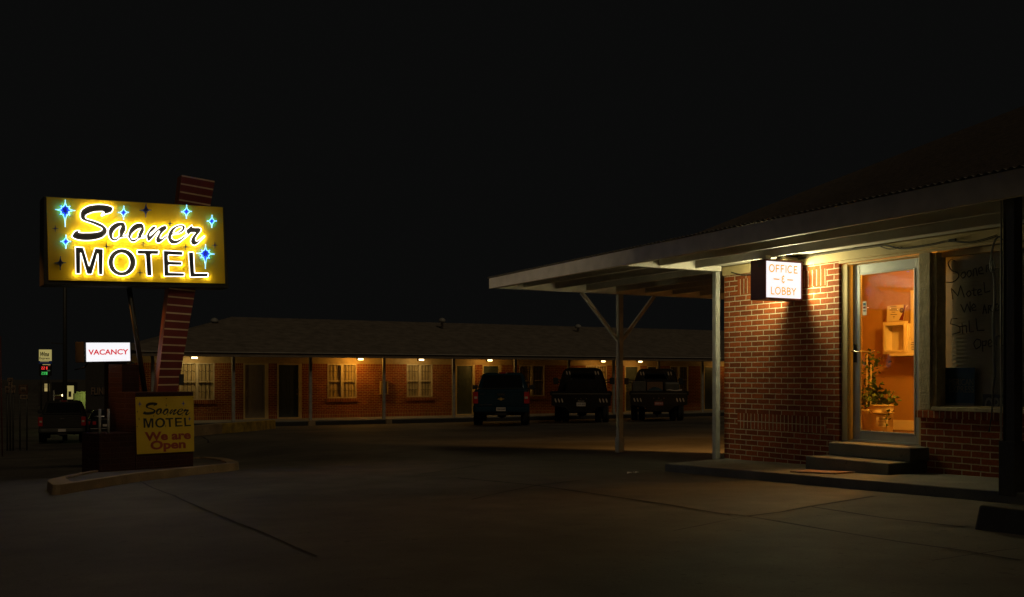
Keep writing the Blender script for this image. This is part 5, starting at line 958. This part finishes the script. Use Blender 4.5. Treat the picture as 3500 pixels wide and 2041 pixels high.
# route signs
FR = frame(0, 1150, 150, 882); DR = 38
def rsign(parts, poles, label):
    p = PD(*FR(*poles[0]), DR); t = thing('route_sign', (p.x, p.y, ground(p.x, p.y)), label, 'road sign')
    for x, y in poles: q = PD(*FR(x, y), DR + .06); b = MB(); b.tube([(q.x, q.y, ground(q.x, q.y)), q], .03, 'steel', 6); b.build('post', t)
    for kind, r_, txt in parts:
        b = MB(); x0, y0, x1, y1 = r_; flat(b, FR, [tuple(v) for v in rnd(rect(*r_), 8)], DR, 'rbrown' if kind == 'brown' else 'rsign', .03)
        cx, cy = (x0 + x1) / 2, (y0 + y1) / 2; w, h = x1 - x0, y1 - y0
        if kind == 'shield': b.poly([PD(*FR(cx + u * w * .42, cy + v * h * .42), DR - .02) for u, v in ((-.9, -1), (0, -.8), (.9, -1), (1, 0), (.7, .6), (0, 1), (-.7, .6), (-1, 0))], [], NG, .01, 'plate' if 0 else 'rsign'); ftext(txt, cx, cy, w * .5, h * .6, 'ink', DR - .03, FR, 0, .5, b=b)
        if kind == 'lr': flat(b, FR, [(x0 + w * .12, cy), (x0 + w * .35, cy - h * .28), (x0 + w * .35, cy - h * .09), (x1 - w * .35, cy - h * .09), (x1 - w * .35, cy - h * .28), (x1 - w * .12, cy), (x1 - w * .35, cy + h * .28), (x1 - w * .35, cy + h * .09), (x0 + w * .35, cy + h * .09), (x0 + w * .35, cy + h * .28)], DR - .02, 'ink', .01)
        if kind == 'up': flat(b, FR, [(cx, y0 + h * .12), (cx + w * .22, cy - h * .05), (cx + w * .06, cy - h * .05), (cx + w * .06, y1 - h * .12), (cx - w * .06, y1 - h * .12), (cx - w * .06, cy - h * .05), (cx - w * .22, cy - h * .05)], DR - .02, 'ink', .01)
        if kind == 'brown':
            b.poly([PD(*FR(cx + u * w * .34, cy + v * h * .3), DR - .02) for u, v in ((-.9, -1), (0, -.85), (.9, -1), (1, 0), (.7, .6), (0, 1), (-.7, .6), (-1, 0))], [], NG, .01, 'rsign'); ftext('66', cx, cy + h * .06, w * .36, h * .32, 'ink', DR - .03, FR, 0, .6, b=b); ftext('HISTORIC', cx, y0 + h * .12, w * .75, h * .14, 'rsign', DR - .03, FR, b=b); ftext('ROUTE', cx, y1 - h * .1, w * .5, h * .14, 'rsign', DR - .03, FR, b=b)
        b.build('plate', t)
rsign([('shield', (148, 832, 258, 905), '10'), ('up', (165, 918, 248, 985), ''), ('shield', (100, 1000, 195, 1080), '60'), ('lr', (108, 1088, 185, 1130), ''), ('shield', (218, 985, 312, 1078), '59'), ('up', (226, 1085, 304, 1130), '')], [(205, 840), (147, 1005), (265, 990)], 'dim cluster of shield route signs with arrow plates at far left')
rsign([('brown', (375, 968, 555, 1155), ''), ('lr', (405, 1170, 552, 1255), '')], [(400, 975), (540, 975)], 'dim brown route 66 sign above a double arrow plate')
q = PD(222, 1195, 52); b = MB(); b.tube([(q.x, q.y, ground(q.x, q.y) - .2), Vector((q.x, q.y, 9.5))], [.12, .08], 'steel', 10); b.bar(Vector((q.x, q.y, 3.0)) - RT * .1, Vector((q.x, q.y, 3.05)) - RT * .7, .05, .05, 'steel'); b.bar(Vector((q.x, q.y, 8.6)) - RT * 1.1, Vector((q.x, q.y, 8.6)) + RT * 1.1, .1, .1, 'steel'); tag(b.build('utility_pole'), 'dark utility pole behind the parked vehicles on the street', 'pole')
q = PD(8, 1335, 30); b = MB(); b.tube([(q.x, q.y, ground(q.x, q.y)), PD(1, 1150, 30)], .018, 'maroon', 6); tag(b.build('guy_pole'), 'thin leaning reddish pole at the far left edge', 'pole')
# street vehicles
p = PD(212, 1400, 46); pickup(p.x, p.y, 'dark pickup truck standing on the street beyond the kerb island', 'frame_dk', -.12, name='pickup_truck', trim=False)
p = PD(362, 1430, 56); t = thing('sedan_car', (p.x, p.y, ground(p.x, p.y)), 'dark sedan with glinting red tail lights behind the pipes', 'car', None, True); t.rotation_euler = (0, 0, -.1)
b = MB(); b.loft([sec(.0, .82, .4, .92), sec(.08, .88, .35, 1.0), sec(1.0, .91, .3, 1.02), sec(3.4, .91, .3, 1.0), sec(4.4, .86, .35, .82), sec(4.6, .75, .4, .7)], 'tblack'); b.build('body', t, .012)
b = MB(); b.loft([rr_(.84, .75, 3.5, .98), rr_(.72, 1.2, 2.9, 1.3), rr_(.62, 1.45, 2.6, 1.44)], 'darkglass', True); b.build('cabin', t)
for s_ in (-1, 1):
    b = MB(); b.loft([[Vector((s_ * xx, yy, z)) for xx, yy in ((.5, -.02), (.84, .02), (.9, .25), (.5, .25))] for z in (.72, .9)], 'taill'); b.build('tail_light', t, .008)
    for yy in (.85, 3.6): wheel(t, s_ * .78, yy, .33, .22)
b = MB(); b.box((-.16, -.015, .62), (.16, -.002, .74), 'plate'); b.build('number_plate', t)
b = MB(); b.box((-.8, -.05, .35), (.8, .05, .52), 'tblack'); b.build('bumper', t, .02)
